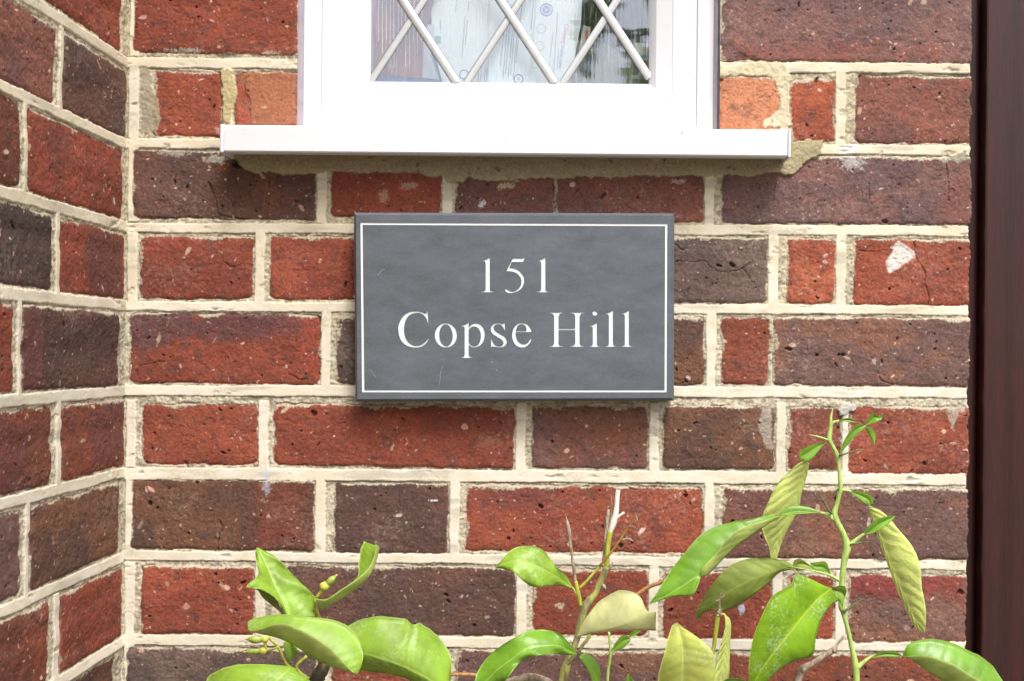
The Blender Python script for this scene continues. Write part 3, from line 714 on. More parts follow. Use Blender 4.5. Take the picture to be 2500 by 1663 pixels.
glass = mb.build('glass', M_GLASS, win)
M_LEAD = plain('silver_lead_strip', (212, 213, 213), rough=0.27, var=0.05, scale=120, metallic=0.6, spec=0.5)
M_LEADEDGE = plain('strip_edge_shadow', (84, 84, 86), rough=0.6)  # dark edging; its tone also paints the shadow line beside each strip
def lead(px_at200, sgn, wpx, yy, bulge):
    # strip centre line: x = px + sgn*(y-200)*0.655 (photo px)
    y0_, y1_ = 203.0, -1555.0
    x_of = lambda yy_: px_at200 + sgn * (yy_ - 200) * 0.655
    # clip to the glass
    XA, XB = 903.5, 1585.5
    ylo, yhi = y1_, y0_
    for xb_ in (XA, XB):
        yb_ = 200 + (xb_ - px_at200) / (sgn * 0.655)
        if (sgn > 0) == (xb_ == XB): yhi = min(yhi, yb_)
        else: ylo = max(ylo, yb_)
    if yhi - ylo < 15: return
    A, B = P(x_of(yhi), yhi, yy), P(x_of(ylo), ylo, yy)
    t = (B - A).normalized(); n_ = Vector((t.z, 0, -t.x)); w = wpx * S / 2
    prof = [(-1.1, 0.0), (-1.0, -0.12), (-0.96, -0.42), (-0.6, -0.85), (0, -1.0), (0.6, -0.85), (0.96, -0.42), (1.0, -0.12), (1.1, 0.0)]
    mb = MB(); vs = []
    for p in (A, B):
        for u, v in prof: vs.append(p + n_ * (w * u) + Vector((0, v * bulge, 0)))
    m_ = len(prof); fs = [(i, i + 1, m_ + i + 1, m_ + i) for i in range(m_ - 1)]
    fs += [tuple(range(m_)), tuple(range(m_, 2 * m_))[::-1], (0, m_, 2 * m_ - 1, m_ - 1)]
    mb.add(vs, fs); mb.m = [1 if i in (0, 7) else 0 for i in range(len(fs))]; mb.build('lead_strip', [M_LEAD, M_LEADEDGE], glass, smooth=False)
for i in range(-3, 9):
    lead(1113.0 + 239.0 * i, 1, 20.5, 0.0262, 0.0016)
for i in range(-8, 4):
    lead(904.0 + 236.0 * (i), -1, 17.5, 0.0272, 0.0007)
# sill
yS = -0.036
sl_, sr_ = P(536, 340, yS), P(1931, 340, yS)
zt, zb_ = P(1243, 310.5, yS).z, P(1243, 376.5, yS).z
prof = [(0.05, zt + 0.006), (-0.030, zt + 0.0008), (-0.034, zt), (-0.0352, zt - 0.0008), (yS, zt - 0.003), (yS, zb_ + 0.0012), (-0.0348, zb_), (-0.0215, zb_ + 0.0002), (-0.020, zb_ + 0.002), (-0.0195, zt - 0.006), (0.05, zt - 0.001)]
mb = MB(); vs = []
for x in (sl_.x + 0.004, sr_.x - 0.003):
    for y, zz in prof: vs.append((x, y, zz))
m_ = len(prof); fs = [(i, (i + 1) % m_, m_ + (i + 1) % m_, m_ + i) for i in range(m_)] + [tuple(range(m_))[::-1], tuple(range(m_, 2 * m_))]
mb.add(vs, fs); sill = mb.build('window_sill', M_UPVC, win)
for (xa, xb) in ((sl_.x, sl_.x + 0.0037), (sr_.x - 0.0027, sr_.x)):
    mb = MB(); mb.box(xa, xb, yS - 0.0008, 0.0, zb_ - 0.0012, zt + 0.0008)
    mb.build('end_cap', M_UPVC, sill, bevel=0.0022)

# room and papers behind the glass
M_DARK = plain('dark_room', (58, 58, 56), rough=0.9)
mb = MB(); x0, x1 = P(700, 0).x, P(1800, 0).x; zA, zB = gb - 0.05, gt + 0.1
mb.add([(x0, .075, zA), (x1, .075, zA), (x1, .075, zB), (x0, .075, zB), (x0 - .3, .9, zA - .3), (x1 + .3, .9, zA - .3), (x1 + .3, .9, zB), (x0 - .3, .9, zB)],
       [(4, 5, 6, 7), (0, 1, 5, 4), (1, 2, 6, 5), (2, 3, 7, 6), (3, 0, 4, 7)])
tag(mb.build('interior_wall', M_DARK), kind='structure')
def sheet(name, label, cat, poly, y, rgb, thick=0.0004, group=None, lean=0.0):
    m = plain(name + '_paper', rgb, rough=0.7, var=0.04, scale=40)
    mb = MB(); n_ = len(poly); pts = [P(px, py, y + lean * (200 - py) * S) for px, py in poly]
    vs = pts + [p + Vector((0, thick, 0)) for p in pts]
    fs = [tuple(range(n_))[::-1], tuple(range(n_, 2 * n_))] + [(i, (i + 1) % n_, n_ + (i + 1) % n_, n_ + i) for i in range(n_)]
    mb.add(vs, fs); o = mb.build(name, m); tag(o, label, cat, group); return o
rp = random.Random(9)
def print_lines(parent, name, cols, y, rgb, wpx=1.6):
    """small print too fine to read: columns of tiny strokes, running down the page"""
    m = plain(name + '_ink', rgb, rough=0.8)
    for (x0_, y0_, x1_, y1_) in cols:
        mb = MB(); L = math.hypot(x1_ - x0_, y1_ - y0_); t = 0
        while t < L:
            w = rp.uniform(1.0, 4.5); u0, u1 = t / L, min(1, (t + w) / L)
            xa_, ya_ = x0_ + (x1_ - x0_) * u0, y0_ + (y1_ - y0_) * u0; xb_, yb_ = x0_ + (x1_ - x0_) * u1, y0_ + (y1_ - y0_) * u1
            o_ = rp.uniform(-.3, .3)
            a, b = P(xa_ - wpx / 2 + o_, ya_, y), P(xb_ + wpx / 2 + o_, yb_, y)
            mb.box(min(a.x, b.x), max(a.x, b.x), y - 0.0001, y, min(a.z, b.z), max(a.z, b.z))
            t += w + rp.uniform(0.8, 2.0)
        mb.build(name, m, parent)
def ring(parent, name, px, py, r, w, y, rgb, fill=None):
    m = plain(name + '_ink', rgb, rough=0.8)
    mb = MB(); n_ = 36; vs = []
    for i in range(n_):
        a = 2 * math.pi * i / n_
        for rr_ in (r, r - w): vs.append(P(px + rr_ * math.cos(a), py + rr_ * math.sin(a), y - 0.0001))
    fs = [(2 * i, 2 * ((i + 1) % n_), 2 * ((i + 1) % n_) + 1, 2 * i + 1) for i in range(n_)]
    mb.add(vs, fs); return mb.build(name, m, parent)
def font_text(parent, name, txt, px, py, size_px, ang, y, rgb):
    cu_ = bpy.data.curves.new(name, 'FONT'); cu_.body = txt; cu_.size = size_px * S; cu_.fill_mode = 'FRONT'
    tmp = bpy.data.objects.new(name, cu_); COL.objects.link(tmp)
    dg = bpy.context.evaluated_depsgraph_get(); me_ = bpy.data.meshes.new_from_object(tmp.evaluated_get(dg)); bpy.data.objects.remove(tmp)
    o_ = P(px, py, y - 0.0002)
    ca, sa = math.cos(ang), math.sin(ang)
    for v in me_.vertices:
        a, b = v.co.x, v.co.y
        v.co = Vector((o_.x + a * ca - b * sa, o_.y, o_.z + a * sa + b * ca))
    me_.materials.clear(); me_.materials.append(plain(name + '_ink', rgb, rough=0.8))
    ob = bpy.data.objects.new(name, me_); link(ob, parent); return ob
yP = 0.036
red = sheet('leaflet', 'reddish brown printed leaflet at the left inside the window', 'leaflet', [(908, -160), (1068, -160), (1060, 0), (1034, 100), (1031, 192), (915, 178)], yP, (126, 46, 34))
print_lines(red, 'small_print', [(925 + i * 9.5 + rp.uniform(-2, 2), -40 + rp.uniform(-10, 10), 924 + i * 9.5, rp.choice((100, 130, 165))) for i in range(12)], yP, (226, 214, 204), 2.2)
bl = sheet('leaflet', 'blue card with slanting top edge under the brown leaflet', 'leaflet', [(905, 174), (1031, 189.5), (1073, 195), (1052, 127), (1060, 128), (1079, 196), (1081, 240), (905, 240)], yP + 0.001, (22, 54, 128))
gs = sheet('leaflet', 'pale grey folded sheet between brown leaflet and white letters', 'leaflet', [(1030, 60), (1060, 60), (1062, 150), (1072, 197), (1028, 197)], yP + 0.002, (196, 204, 212))
w1 = sheet('letter', 'white letter with a green stamp beside the brown leaflet', 'letter', [(1046, -160), (1240, -160), (1236, 240), (1080, 240), (1056, 120)], yP + 0.003, (228, 235, 236))
print_lines(w1, 'small_print', [(1118, -20, 1112, 30), (1135, 40, 1128, 140), (1141, 50, 1136, 110), (1075, 50, 1075, 72), (1168, 175, 1167, 202), (1185, 170, 1182, 202), (1197, 165, 1193, 202), (1145, 5, 1143, 30)], yP + 0.0028, (84, 98, 110), 2.0)
print_lines(w1, 'blue_print', [(1176, 160, 1173, 202), (1189, 168, 1187, 202), (1095, 138, 1093, 145)], yP + 0.0028, (110, 140, 200), 2.2)
mb = MB(); a, b = P(1061, 86, yP), P(1075.5, 104, yP); mb.box(a.x, b.x, yP + .0026, yP + .003, b.z, a.z); mb.build('green_stamp', plain('green_stamp', (122, 170, 140), rough=.8, var=.5, scale=900), w1)
ring(w1, 'round_mark', 1133, 182, 12, 2.4, yP + .0028, (96, 118, 180))
w2 = sheet('letter', 'white letter with dense grey print and a blue round mark numbered 10', 'letter', [(1196, -160), (1345, -160), (1322, 240), (1192, 240)], yP + 0.001, (222, 232, 234))
print_lines(w2, 'small_print', [(1232 + i * 6.2 + rp.uniform(-1, 1), 65 + rp.uniform(-12, 12), 1222 + i * 6.2, 150 + rp.uniform(0, 50)) for i in range(7)] + [(1240, 0, 1238, 60), (1303, 0, 1296, 72), (1247, 10, 1246, 50), (1275, 0, 1270, 50)], yP + 0.0008, (70, 84, 96), 2.2)
ring(w2, 'round_mark', 1266, 193, 12, 2.6, yP + .0008, (70, 82, 150))
font_text(w2, 'mark_number', '10', 1263, 188, 9, -math.pi / 2, yP + .0006, (80, 92, 156))
w3 = sheet('letter', 'white printed letter with coloured web address and column of round logos', 'letter', [(1322, -160), (1432, -160), (1418, 60), (1392, 200), (1390, 240), (1292, 240)], yP - 0.001, (232, 238, 238))
print_lines(w3, 'small_print', [(1362, 30, 1350, 200), (1350, 80, 1341, 160), (1364, 120, 1360, 170)], yP - 0.0012, (104, 120, 132), 1.8)
for (px, py, r, w, c) in ((1334, 24, 16, 3, (120, 134, 196)), (1334, 24, 10, 7, (140, 152, 208)), (1321, 70, 12, 2, (170, 196, 226)), (1318, 112, 12, 2.2, (222, 214, 150)), (1306, 158, 9, 2, (206, 212, 160))):
    ring(w3, 'round_logo', px, py, r, w, yP - .0012, c)
font_text(w3, 'red_lettering', 'Chessing', 1379, 58, 14, -math.pi / 2 - 0.13, yP - .0012, (226, 120, 104))
font_text(w3, 'blue_lettering', 'trade.com', 1371, 110, 14, -math.pi / 2 - 0.13, yP - .0012, (96, 136, 200))
o1 = sheet('card', 'narrow white card with orange stripe at the right inside the window', 'card', [(1424, 62), (1442, 66), (1438, 112), (1412, 130)], yP + 0.004, (206, 208, 200))
mb = MB(); a, b = P(1430, 70, yP), P(1436, 96, yP); mb.box(a.x, b.x, yP + .0036, yP + .0039, b.z, a.z); mb.build('orange_stripe', plain('orange_stripe', (226, 120, 90), rough=.8), o1)
o2 = sheet('card', 'dark card with blue lettering low at the right inside the window', 'card', [(1412, 125), (1470, 110), (1482, 240), (1400, 240)], yP + 0.006, (70, 84, 62))
print_lines(o2, 'blue_print', [(1437, 140, 1433, 184), (1440, 138, 1436, 180)], yP + .0055, (130, 156, 216), 3.0)
print_lines(o2, 'yellow_print', [(1444, 112, 1440, 136), (1412, 190, 1436, 190)], yP + .0055, (196, 196, 110), 2.4)
o3 = sheet('bag', 'crumpled grey green plastic bag behind the right of the pane', 'bag', [(1452, 130), (1475, 105), (1500, 120), (1530, 150), (1560, 140), (1600, 105), (1600, 240), (1450, 240)], yP + 0.012, (112, 122, 100))
o4 = sheet('card', 'pale card with a blue stripe at the far right of the pane', 'card', [(1548, 104), (1600, 106), (1600, 150), (1560, 146)], yP + 0.004, (206, 212, 196))
mb = MB(); a, b = P(1566, 132, yP), P(1582, 139, yP); mb.box(a.x, b.x, yP + .0036, yP + .0039, b.z, a.z); mb.build('blue_stripe', plain('blue_stripe', (120, 170, 200), rough=.8), o4)

# ------------------------------------------------------------------ slate sign
yN = -0.025                       # front face
sg = empty('house_sign', P(1255, 750, -0.001), 'grey slate house sign engraved 151 Copse Hill in white letters', 'sign')
def smooth_contour(pts, ox, oy, sc_):
    """pts: (x, y[, 1 = smooth]); corners keep their point, smooth runs become curves"""
    P_ = [(p[0], p[1], (len(p) > 2)) for p in pts]
    if all(p[2] for p in P_):
        q = np.array([(p[0], p[1]) for p in P_], float); n_ = len(q); out = []
        for i in range(n_):
            p0, p1, p2, p3 = q[i - 1], q[i], q[(i + 1) % n_], q[(i + 2) % n_]
            for j in range(5):
                t = j / 5; out.append(0.5 * (2 * p1 + (p2 - p0) * t + (2 * p0 - 5 * p1 + 4 * p2 - p3) * t * t + (3 * p1 - p0 - 3 * p2 + p3) * t ** 3))
    else:
        st_ = next(i for i, p in enumerate(P_) if not p[2]); P_ = P_[st_:] + P_[:st_] + [P_[st_]]
        out = []; seg = [P_[0][:2]]
        for p in P_[1:]:
            seg.append(p[:2])
            if not p[2]:
                if len(seg) == 2: out.append(np.array(seg[0], float))
                else: out += list(resample(seg, 5)[:-1])
                seg = [p[:2]]
    return [(ox + p[0] / sc_, oy + p[1] / sc_) for p in out]
def ell(cx_, cy_, rx, ry, n_=16, tilt=0.0):
    return [(cx_ + rx * math.cos(2 * math.pi * i / n_) + tilt * ry * math.sin(2 * math.pi * i / n_), cy_ + ry * math.sin(2 * math.pi * i / n_), 1) for i in range(n_)]
A5 = (1160, 610, 5.6); A6 = (950, 740, 5.6)
one = [(80, 154), (108, 142, 1), (150, 132, 1), (196, 108), (203, 108), (203, 535), (214, 560, 1), (262, 571), (262, 581), (80, 581), (80, 571), (132, 560, 1), (143, 535), (143, 185), (134, 160, 1), (112, 152, 1), (82, 163)]
five = [(516, 116), (650, 116), (668, 104), (682, 108), (655, 166), (502, 166), (472, 242), (550, 256, 1), (618, 300, 1), (662, 360, 1), (672, 420, 1), (652, 500, 1), (598, 558, 1), (530, 586, 1), (465, 591, 1), (420, 572, 1), (404, 545, 1), (422, 532, 1), (450, 545, 1), (490, 566, 1), (545, 562, 1), (605, 518, 1), (632, 450, 1), (622, 385, 1), (580, 330, 1), (510, 298, 1), (427, 292)]
Cc = [(518, 114), (527, 112), (540, 270), (528, 270), (508, 208, 1), (455, 152, 1), (378, 135, 1), (285, 160, 1), (228, 235, 1), (206, 345, 1), (216, 440, 1), (258, 525, 1), (325, 574, 1), (400, 580, 1), (470, 552, 1), (538, 484), (548, 490), (500, 558, 1), (430, 600, 1), (345, 608, 1), (238, 580, 1), (158, 500, 1), (125, 375, 1), (140, 270, 1), (198, 172, 1), (280, 122, 1), (370, 112, 1), (440, 122, 1), (490, 142, 1), (508, 138, 1)]
po = [(980, 312), (1010, 302, 1), (1045, 292, 1), (1083, 268), (1091, 268), (1090, 338), (1130, 294, 1), (1190, 275, 1), (1258, 300, 1), (1302, 370, 1), (1308, 450, 1), (1280, 540, 1), (1220, 594, 1), (1150, 606, 1), (1112, 594, 1), (1090, 574), (1090, 695), (1100, 728, 1), (1144, 740), (1144, 751), (978, 751), (978, 741), (1022, 730, 1), (1032, 695), (1032, 345), (1024, 324, 1), (984, 322)]
ph = [(1090, 362), (1130, 328, 1), (1178, 322, 1), (1225, 352, 1), (1252, 420, 1), (1248, 500, 1), (1218, 566, 1), (1165, 588, 1), (1115, 572, 1), (1090, 535)]
ssx = [(1573, 272), (1583, 272), (1587, 375), (1577, 375), (1555, 325, 1), (1518, 294, 1), (1475, 290, 1), (1440, 310, 1), (1430, 342, 1), (1455, 382, 1), (1520, 422, 1), (1582, 462, 1), (1611, 512, 1), (1602, 562, 1), (1560, 598, 1), (1500, 608, 1), (1440, 598, 1), (1412, 594, 1), (1394, 604), (1394, 490), (1405, 490), (1425, 545, 1), (1465, 582, 1), (1515, 591, 1), (1555, 570, 1), (1562, 535, 1), (1535, 497, 1), (1470, 457, 1), (1408, 412, 1), (1390, 355, 1), (1410, 305, 1), (1455, 277, 1), (1505, 272, 1), (1550, 284, 1)]
ee = [(1950, 397), (1731, 397), (1740, 465, 1), (1772, 528, 1), (1830, 560, 1), (1888, 545, 1), (1940, 482), (1950, 486), (1925, 545, 1), (1875, 594, 1), (1810, 608, 1), (1740, 580, 1), (1692, 510, 1), (1682, 430, 1), (1700, 350, 1), (1750, 290, 1), (1815, 272, 1), (1890, 292, 1), (1936, 345, 1)]
eh = [(1735, 380), (1746, 335, 1), (1775, 301, 1), (1815, 290, 1), (1855, 305, 1), (1875, 340, 1), (1878, 380)]
HH = [(1015, 854), (1210, 854), (1208, 866), (1160, 876, 1), (1143, 908), (1143, 1078), (1368, 1078), (1368, 908), (1350, 876, 1), (1300, 866), (1300, 854), (1497, 854), (1497, 866), (1450, 876, 1), (1431, 908), (1431, 1278), (1450, 1306, 1), (1495, 1315), (1495, 1327), (1300, 1327), (1300, 1315), (1350, 1306, 1), (1368, 1278), (1368, 1098), (1143, 1098), (1143, 1278), (1158, 1306, 1), (1205, 1315), (1205, 1327), (1012, 1327), (1012, 1315), (1060, 1306, 1), (1080, 1278), (1080, 908), (1060, 876, 1), (1015, 866)]
ii = [(1560, 1040), (1600, 1030, 1), (1630, 1018, 1), (1659, 998), (1667, 998), (1667, 1278), (1677, 1306, 1), (1713, 1315), (1713, 1327), (1563, 1327), (1563, 1315), (1598, 1306, 1), (1608, 1278), (1608, 1075), (1600, 1051, 1), (1562, 1050)]
ll = [(1780, 872), (1820, 862, 1), (1850, 850, 1), (1879, 831), (1887, 831), (1887, 1278), (1897, 1306, 1), (1933, 1315), (1933, 1327), (1784, 1327), (1784, 1315), (1820, 1306, 1), (1828, 1278), (1828, 907), (1818, 884, 1), (1782, 882)]
sh = lambda g, d: [(p[0] + d,) + tuple(p[1:]) for p in g]
NUM = [([one], A5), ([five], A5), ([sh(one, 760)], A5)]
NAME = [([Cc], A6), ([ell(777, 440, 152, 168), ell(778, 440, 90, 148, tilt=0.04)], A6), ([po, ph], A6), ([ssx], A6), ([ee, eh], A6), ([HH], A5), ([ii], A5), ([ell(1637, 868, 34, 32, 12)], A5), ([ll], A5), ([sh(ll, 218)], A5)]
def conts(glyphs): return [smooth_contour(c, *A) for cs, A in glyphs for c in cs]
def thin(c, d, hole):
    q = np.array(c); n_ = len(q); area = 0.5 * sum(q[i][0] * q[(i + 1) % n_][1] - q[(i + 1) % n_][0] * q[i][1] for i in range(n_))
    sg_ = (1 if area > 0 else -1) * (-1 if hole else 1); out = []
    for i in range(n_):
        t = q[(i + 1) % n_] - q[i - 1]; L = np.hypot(*t) + 1e-9
        out.append((q[i][0] - sg_ * d * t[1] / L, q[i][1] + sg_ * d * t[0] / L))
    return out
def conts(glyphs): return [thin(smooth_contour(c, *A), 0.28, k_ > 0) for cs, A in glyphs for k_, c in enumerate(cs)]
numc, namec = conts(NUM), conts(NAME)
o_b = [(880, 543.5), (1629.7, 546.5), (1628, 957.8), (884, 957.8)]
i_b = [(885.6, 549.1), (1624, 552.1), (1622.6, 952.2), (889.6, 952.2)]
outer = [(869, 525), (1640, 526.5), (1639.5, 972), (872.5, 974.5)]
def inside(poly, x, y):
    r = False; n_ = len(poly); j = n_ - 1
    for i in range(n_):
        xi, yi = poly[i]; xj, yj = poly[j]
        if (yi > y) != (yj > y) and x < (xj - xi) * (y - yi) / (yj - yi) + xi: r = not r
        j = i
    return r
def cdt(conts_):
    vs, es = [], []
    for c in conts_:
        b = len(vs); vs += [Vector(p) for p in c]; es += [(b + i, b + (i + 1) % len(c)) for i in range(len(c))]
    v, e, f, *_ = delaunay_2d_cdt(vs, es, [], 0, 1e-4)
    out = []
    for t in f:
        cx_ = sum(v[i].x for i in t) / len(t); cy_ = sum(v[i].y for i in t) / len(t)
        n_ = sum(1 for c in conts_ if inside(c, cx_, cy_))
        if n_ % 2 == 1: out.append(tuple(t))
    return v, out
def flat(mb, conts_, y, mi=0):
    v, f = cdt(conts_)
    mb.add([P(p.x, p.y, y) for p in v], [t[::-1] for t in f], mi)
def walls(mb, conts_, ya, yb, mi=0):
    for c in conts_:
        n_ = len(c); mb.add([P(x, y, ya) for x, y in c] + [P(x, y, yb) for x, y in c], [(i, (i + 1) % n_, n_ + (i + 1) % n_, n_ + i) for i in range(n_)], mi)
DEP = 0.0005
mb = MB()
flat(mb, [outer, o_b, i_b] + numc + namec, yN, 0)
walls(mb, [o_b, i_b] + numc + namec, yN, yN + DEP, 1)
rim = [(864.3, 519.3), (1646, 521), (1645.3, 978.3), (868, 981)]
rp_ = [P(x, y, yN) for x, y in outer]
def scaled(poly, k_=0.0, y=0.0): return [P(x, y_, y) for x, y_ in poly]
ch = [P(x, y, yN + 0.0035) for x, y in rim]
bk = [Vector((v.x, -0.002, v.z)) for v in ch]
b0 = rp_ + ch + bk
mb.add(b0, [(i, (i + 1) % 4, 4 + (i + 1) % 4, 4 + i) for i in range(4)] + [(4 + i, 4 + (i + 1) % 4, 8 + (i + 1) % 4, 8 + i) for i in range(4)] + [(8, 9, 10, 11)], 0)
# the slab stops at the wall: small spacers behind
mb.build('slate_slab', [M_SLATE, M_CUT], sg)
mb = MB(); flat(mb, numc, yN + DEP); mb.build('numerals', M_PAINT, sg)
mb = MB(); flat(mb, namec, yN + DEP); mb.build('lettering', M_PAINT, sg)
mb = MB(); flat(mb, [o_b, i_b], yN + DEP); mb.build('border_line', M_PAINT, sg)
M_SCR = plain('pale_scratch', (168, 174, 182), rough=.7)
for pts in ([(922, 672), (932, 660), (939, 657)], [(1073, 940), (1076, 905), (1082, 893)], [(1201, 882), (1202, 886)], [(1211, 902), (1214, 905)], [(903, 902), (911, 912), (918, 922)]):
    mb = MB(); mb.tube([P(x, y, yN - 0.00005) for x, y in pts], [0.00012 + 0.0001 * (len(pts) == 2)] * len(pts), 5); mb.build('scratch', M_SCR, sg)
M_SPK = plain('dirt_speck', (120, 112, 100), rough=.9)
for (x, y, dy, r_) in ((1664.5, 322, 5, .0004), (1233, 339, 2, .0003), (1366, 217, 1, .0005), (593, 316, 1, .0005), (1695, 190, 4, .0004), (1694, 206, 4, .00035), (1388, 315, 1, .0003)):
    yy_ = yF + ys * 0 - 0.0001 if y < 300 else yS - 0.0001
    mb = MB(); mb.tube([P(x, y, yy_), P(x + .8, y + dy, yy_)], [r_, r_ * .6], 6); mb.build('dirt_speck', M_SPK, win)

# ------------------------------------------------------------------ door frame
dr = empty('door_frame', (P(2440, 865, 0.04).x, 0.05, 0), 'dark mahogany coloured door frame standing at the right edge of the brick wall', 'door frame')
def prism(pl, z0_, z1_, name, parent, m=M_WOOD, smooth=False):
    mb = MB(); n_ = len(pl)
    mb.add([(x, y, z0_) for x, y in pl] + [(x, y, z1_) for x, y in pl], [(i, (i + 1) % n_, n_ + (i + 1) % n_, n_ + i) for i in range(n_)] + [tuple(range(n_))[::-1], tuple(range(n_, 2 * n_))])
    return mb.build(name, m, parent, smooth=smooth)
yD = 0.014
xs = P(2330, 865, yD).x; x_a = P(2384, 865, yD).x
pl = [(xs, 0.10), (xs, yD), (x_a - 0.004, yD)]
for i in range(9):      # ovolo
    a = math.pi / 2 * i / 8
    pl.append((x_a - 0.004 + 0.0058 * math.sin(a), yD + 0.004 * (1 - math.cos(a))))
pl += [(pl[-1][0] + 0.0005, yD + 0.005), (pl[-1][0] + 0.008, yD + 0.006), (pl[-1][0] + 0.008, 0.10)]
prism(pl, 0.02, 2.15, 'outer_moulding', dr)
xf = P(2402, 865, 0.0).x
pl = [(xf, 0.11), (xf, 0.0020), (xf + 0.0006, 0.0006), (xf + 0.002, 0.0), (xf + 0.110, 0.0), (xf + 0.112, 0.002), (xf + 0.112, 0.11)]
prism(pl, 0.021, 2.151, 'jamb', dr)
dd = empty('door', (xf + 0.5, 0.07, 0.02), 'plain dark mahogany door panel beyond the door frame', 'door')
prism([(xf + 0.114, 0.05), (xf + 0.9, 0.05), (xf + 0.9, 0.095), (xf + 0.114, 0.095)], 0.022, 2.10, 'door_leaf', dd)

# ------------------------------------------------------------------ plants
def leaf_mat(name, top, under, vein, rough=0.3, spots=0.0, ripple=0.5, trans=0.25, yellow=None):
    ms = []
    for side, c in (('upper', top), ('under', under)):
        m, nt, b = mat(name + '_' + side)
        lu = N(nt, 'ShaderNodeAttribute', attribute_name='lu'); lv = N(nt, 'ShaderNodeAttribute', attribute_name='lv')
        tc = N(nt, 'ShaderNodeTexCoord')
        av = N(nt, 'ShaderNodeMath', operation='ABSOLUTE'); nt.links.new(lv.outputs['Fac'], av.inputs[0])
        n1 = N(nt, 'ShaderNodeTexNoise', Scale=45.0, Detail=5.0, Roughness=.6); nt.links.new(tc.outputs['Object'], n1.inputs['Vector'])
        # lateral veins
        m1 = N(nt, 'ShaderNodeMath', operation='MULTIPLY'); m1.inputs[1].default_value = 11.0; nt.links.new(lu.outputs['Fac'], m1.inputs[0])
        m2 = N(nt, 'ShaderNodeMath', operation='MULTIPLY'); m2.inputs[1].default_value = -1.5; nt.links.new(av.outputs[0], m2.inputs[0])
        a1 = N(nt, 'ShaderNodeMath', operation='ADD'); nt.links.new(m1.outputs[0], a1.inputs[0]); nt.links.new(m2.outputs[0], a1.inputs[1])
        a2 = N(nt, 'ShaderNodeMath', operation='ADD'); nm_ = N(nt, 'ShaderNodeMath', operation='MULTIPLY'); nm_.inputs[1].default_value = 2.6; nt.links.new(n1.outputs[0], nm_.inputs[0]); nt.links.new(a1.outputs[0], a2.inputs[0]); nt.links.new(nm_.outputs[0], a2.inputs[1])
        pp = N(nt, 'ShaderNodeMath', operation='PINGPONG'); pp.inputs[1].default_value = 0.5; nt.links.new(a2.outputs[0], pp.inputs[0])
        v1 = N(nt, 'ShaderNodeMapRange'); v1.inputs['From Min'].default_value = 0.0; v1.inputs['From Max'].default_value = 0.07
        v1.inputs['To Min'].default_value = 0.14 if side == 'upper' else 0.25; v1.inputs['To Max'].default_value = 0.0; nt.links.new(pp.outputs[0], v1.inputs[0])
        v2 = N(nt, 'ShaderNodeMapRange'); v2.inputs['From Min'].default_value = 0.015; v2.inputs['From Max'].default_value = 0.06
        v2.inputs['To Min'].default_value = 0.75; v2.inputs['To Max'].default_value = 0.0; nt.links.new(av.outputs[0], v2.inputs[0])
        v3 = N(nt, 'ShaderNodeMapRange'); v3.inputs['From Min'].default_value = 0.955; v3.inputs['From Max'].default_value = 0.99
        v3.inputs['To Max'].default_value = 0.7; nt.links.new(av.outputs[0], v3.inputs[0])
        mxa = N(nt, 'ShaderNodeMath', operation='MAXIMUM'); nt.links.new(v1.outputs[0], mxa.inputs[0]); nt.links.new(v2.outputs[0], mxa.inputs[1])
        mxb = N(nt, 'ShaderNodeMath', operation='MAXIMUM'); nt.links.new(mxa.outputs[0], mxb.inputs[0]); nt.links.new(v3.outputs[0], mxb.inputs[1])
        cr = N(nt, 'ShaderNodeValToRGB'); cr.color_ramp.elements[0].position = .35; cr.color_ramp.elements[1].position = .7
        d = tuple(v * 0.78 for v in lin(c)); cr.color_ramp.elements[0].color = d + (1,)
        l2 = lin(yellow) if yellow else tuple(v * 1.22 for v in lin(c)); cr.color_ramp.elements[1].color = l2 + (1,)
        nt.links.new(n1.outputs[0], cr.inputs[0])
        mi = N(nt, 'ShaderNodeMix', data_type='RGBA'); nt.links.new(mxb.outputs[0], mi.inputs[0])
        nt.links.new(cr.outputs[0], mi.inputs[6]); mi.inputs[7].default_value = lin(vein) + (1,)
        last = mi.outputs[2]
        if spots and side == 'upper':
            n4 = N(nt, 'ShaderNodeTexNoise', Scale=420.0, Detail=2.0); nt.links.new(tc.outputs['Object'], n4.inputs['Vector'])
            n5 = N(nt, 'ShaderNodeTexNoise', Scale=30.0, Detail=1.0); nt.links.new(tc.outputs['Object'], n5.inputs['Vector'])
            mm_ = N(nt, 'ShaderNodeMath', operation='MULTIPLY'); nt.links.new(n4.outputs[0], mm_.inputs[0]); nt.links.new(n5.outputs[0], mm_.inputs[1])
            r4 = N(nt, 'ShaderNodeMapRange'); r4.inputs['From Min'].default_value = 0.30; r4.inputs['From Max'].default_value = 0.37; r4.inputs['To Max'].default_value = spots
            nt.links.new(mm_.outputs[0], r4.inputs[0])
            mj = N(nt, 'ShaderNodeMix', data_type='RGBA'); nt.links.new(r4.outputs[0], mj.inputs[0]); nt.links.new(last, mj.inputs[6]); mj.inputs[7].default_value = lin((214, 226, 190)) + (1,)
            last = mj.outputs[2]
        nt.links.new(last, b.inputs['Base Color'])
        b.inputs['Roughness'].default_value = rough if side == 'upper' else 0.55
        b.inputs['Specular IOR Level'].default_value = 0.5 if side == 'upper' else 0.3
        bp = N(nt, 'ShaderNodeBump', Strength=ripple * (0.45 if side == 'upper' else 0.5), Distance=0.0012)
        nt.links.new(pp.outputs[0], bp.inputs['Height'])
        n6 = N(nt, 'ShaderNodeTexNoise', Scale=260.0, Detail=2.0); nt.links.new(tc.outputs['Object'], n6.inputs['Vector'])
        bp2 = N(nt, 'ShaderNodeBump', Strength=0.25, Distance=0.0004); nt.links.new(n6.outputs[0], bp2.inputs['Height']); nt.links.new(bp.outputs[0], bp2.inputs['Normal'])
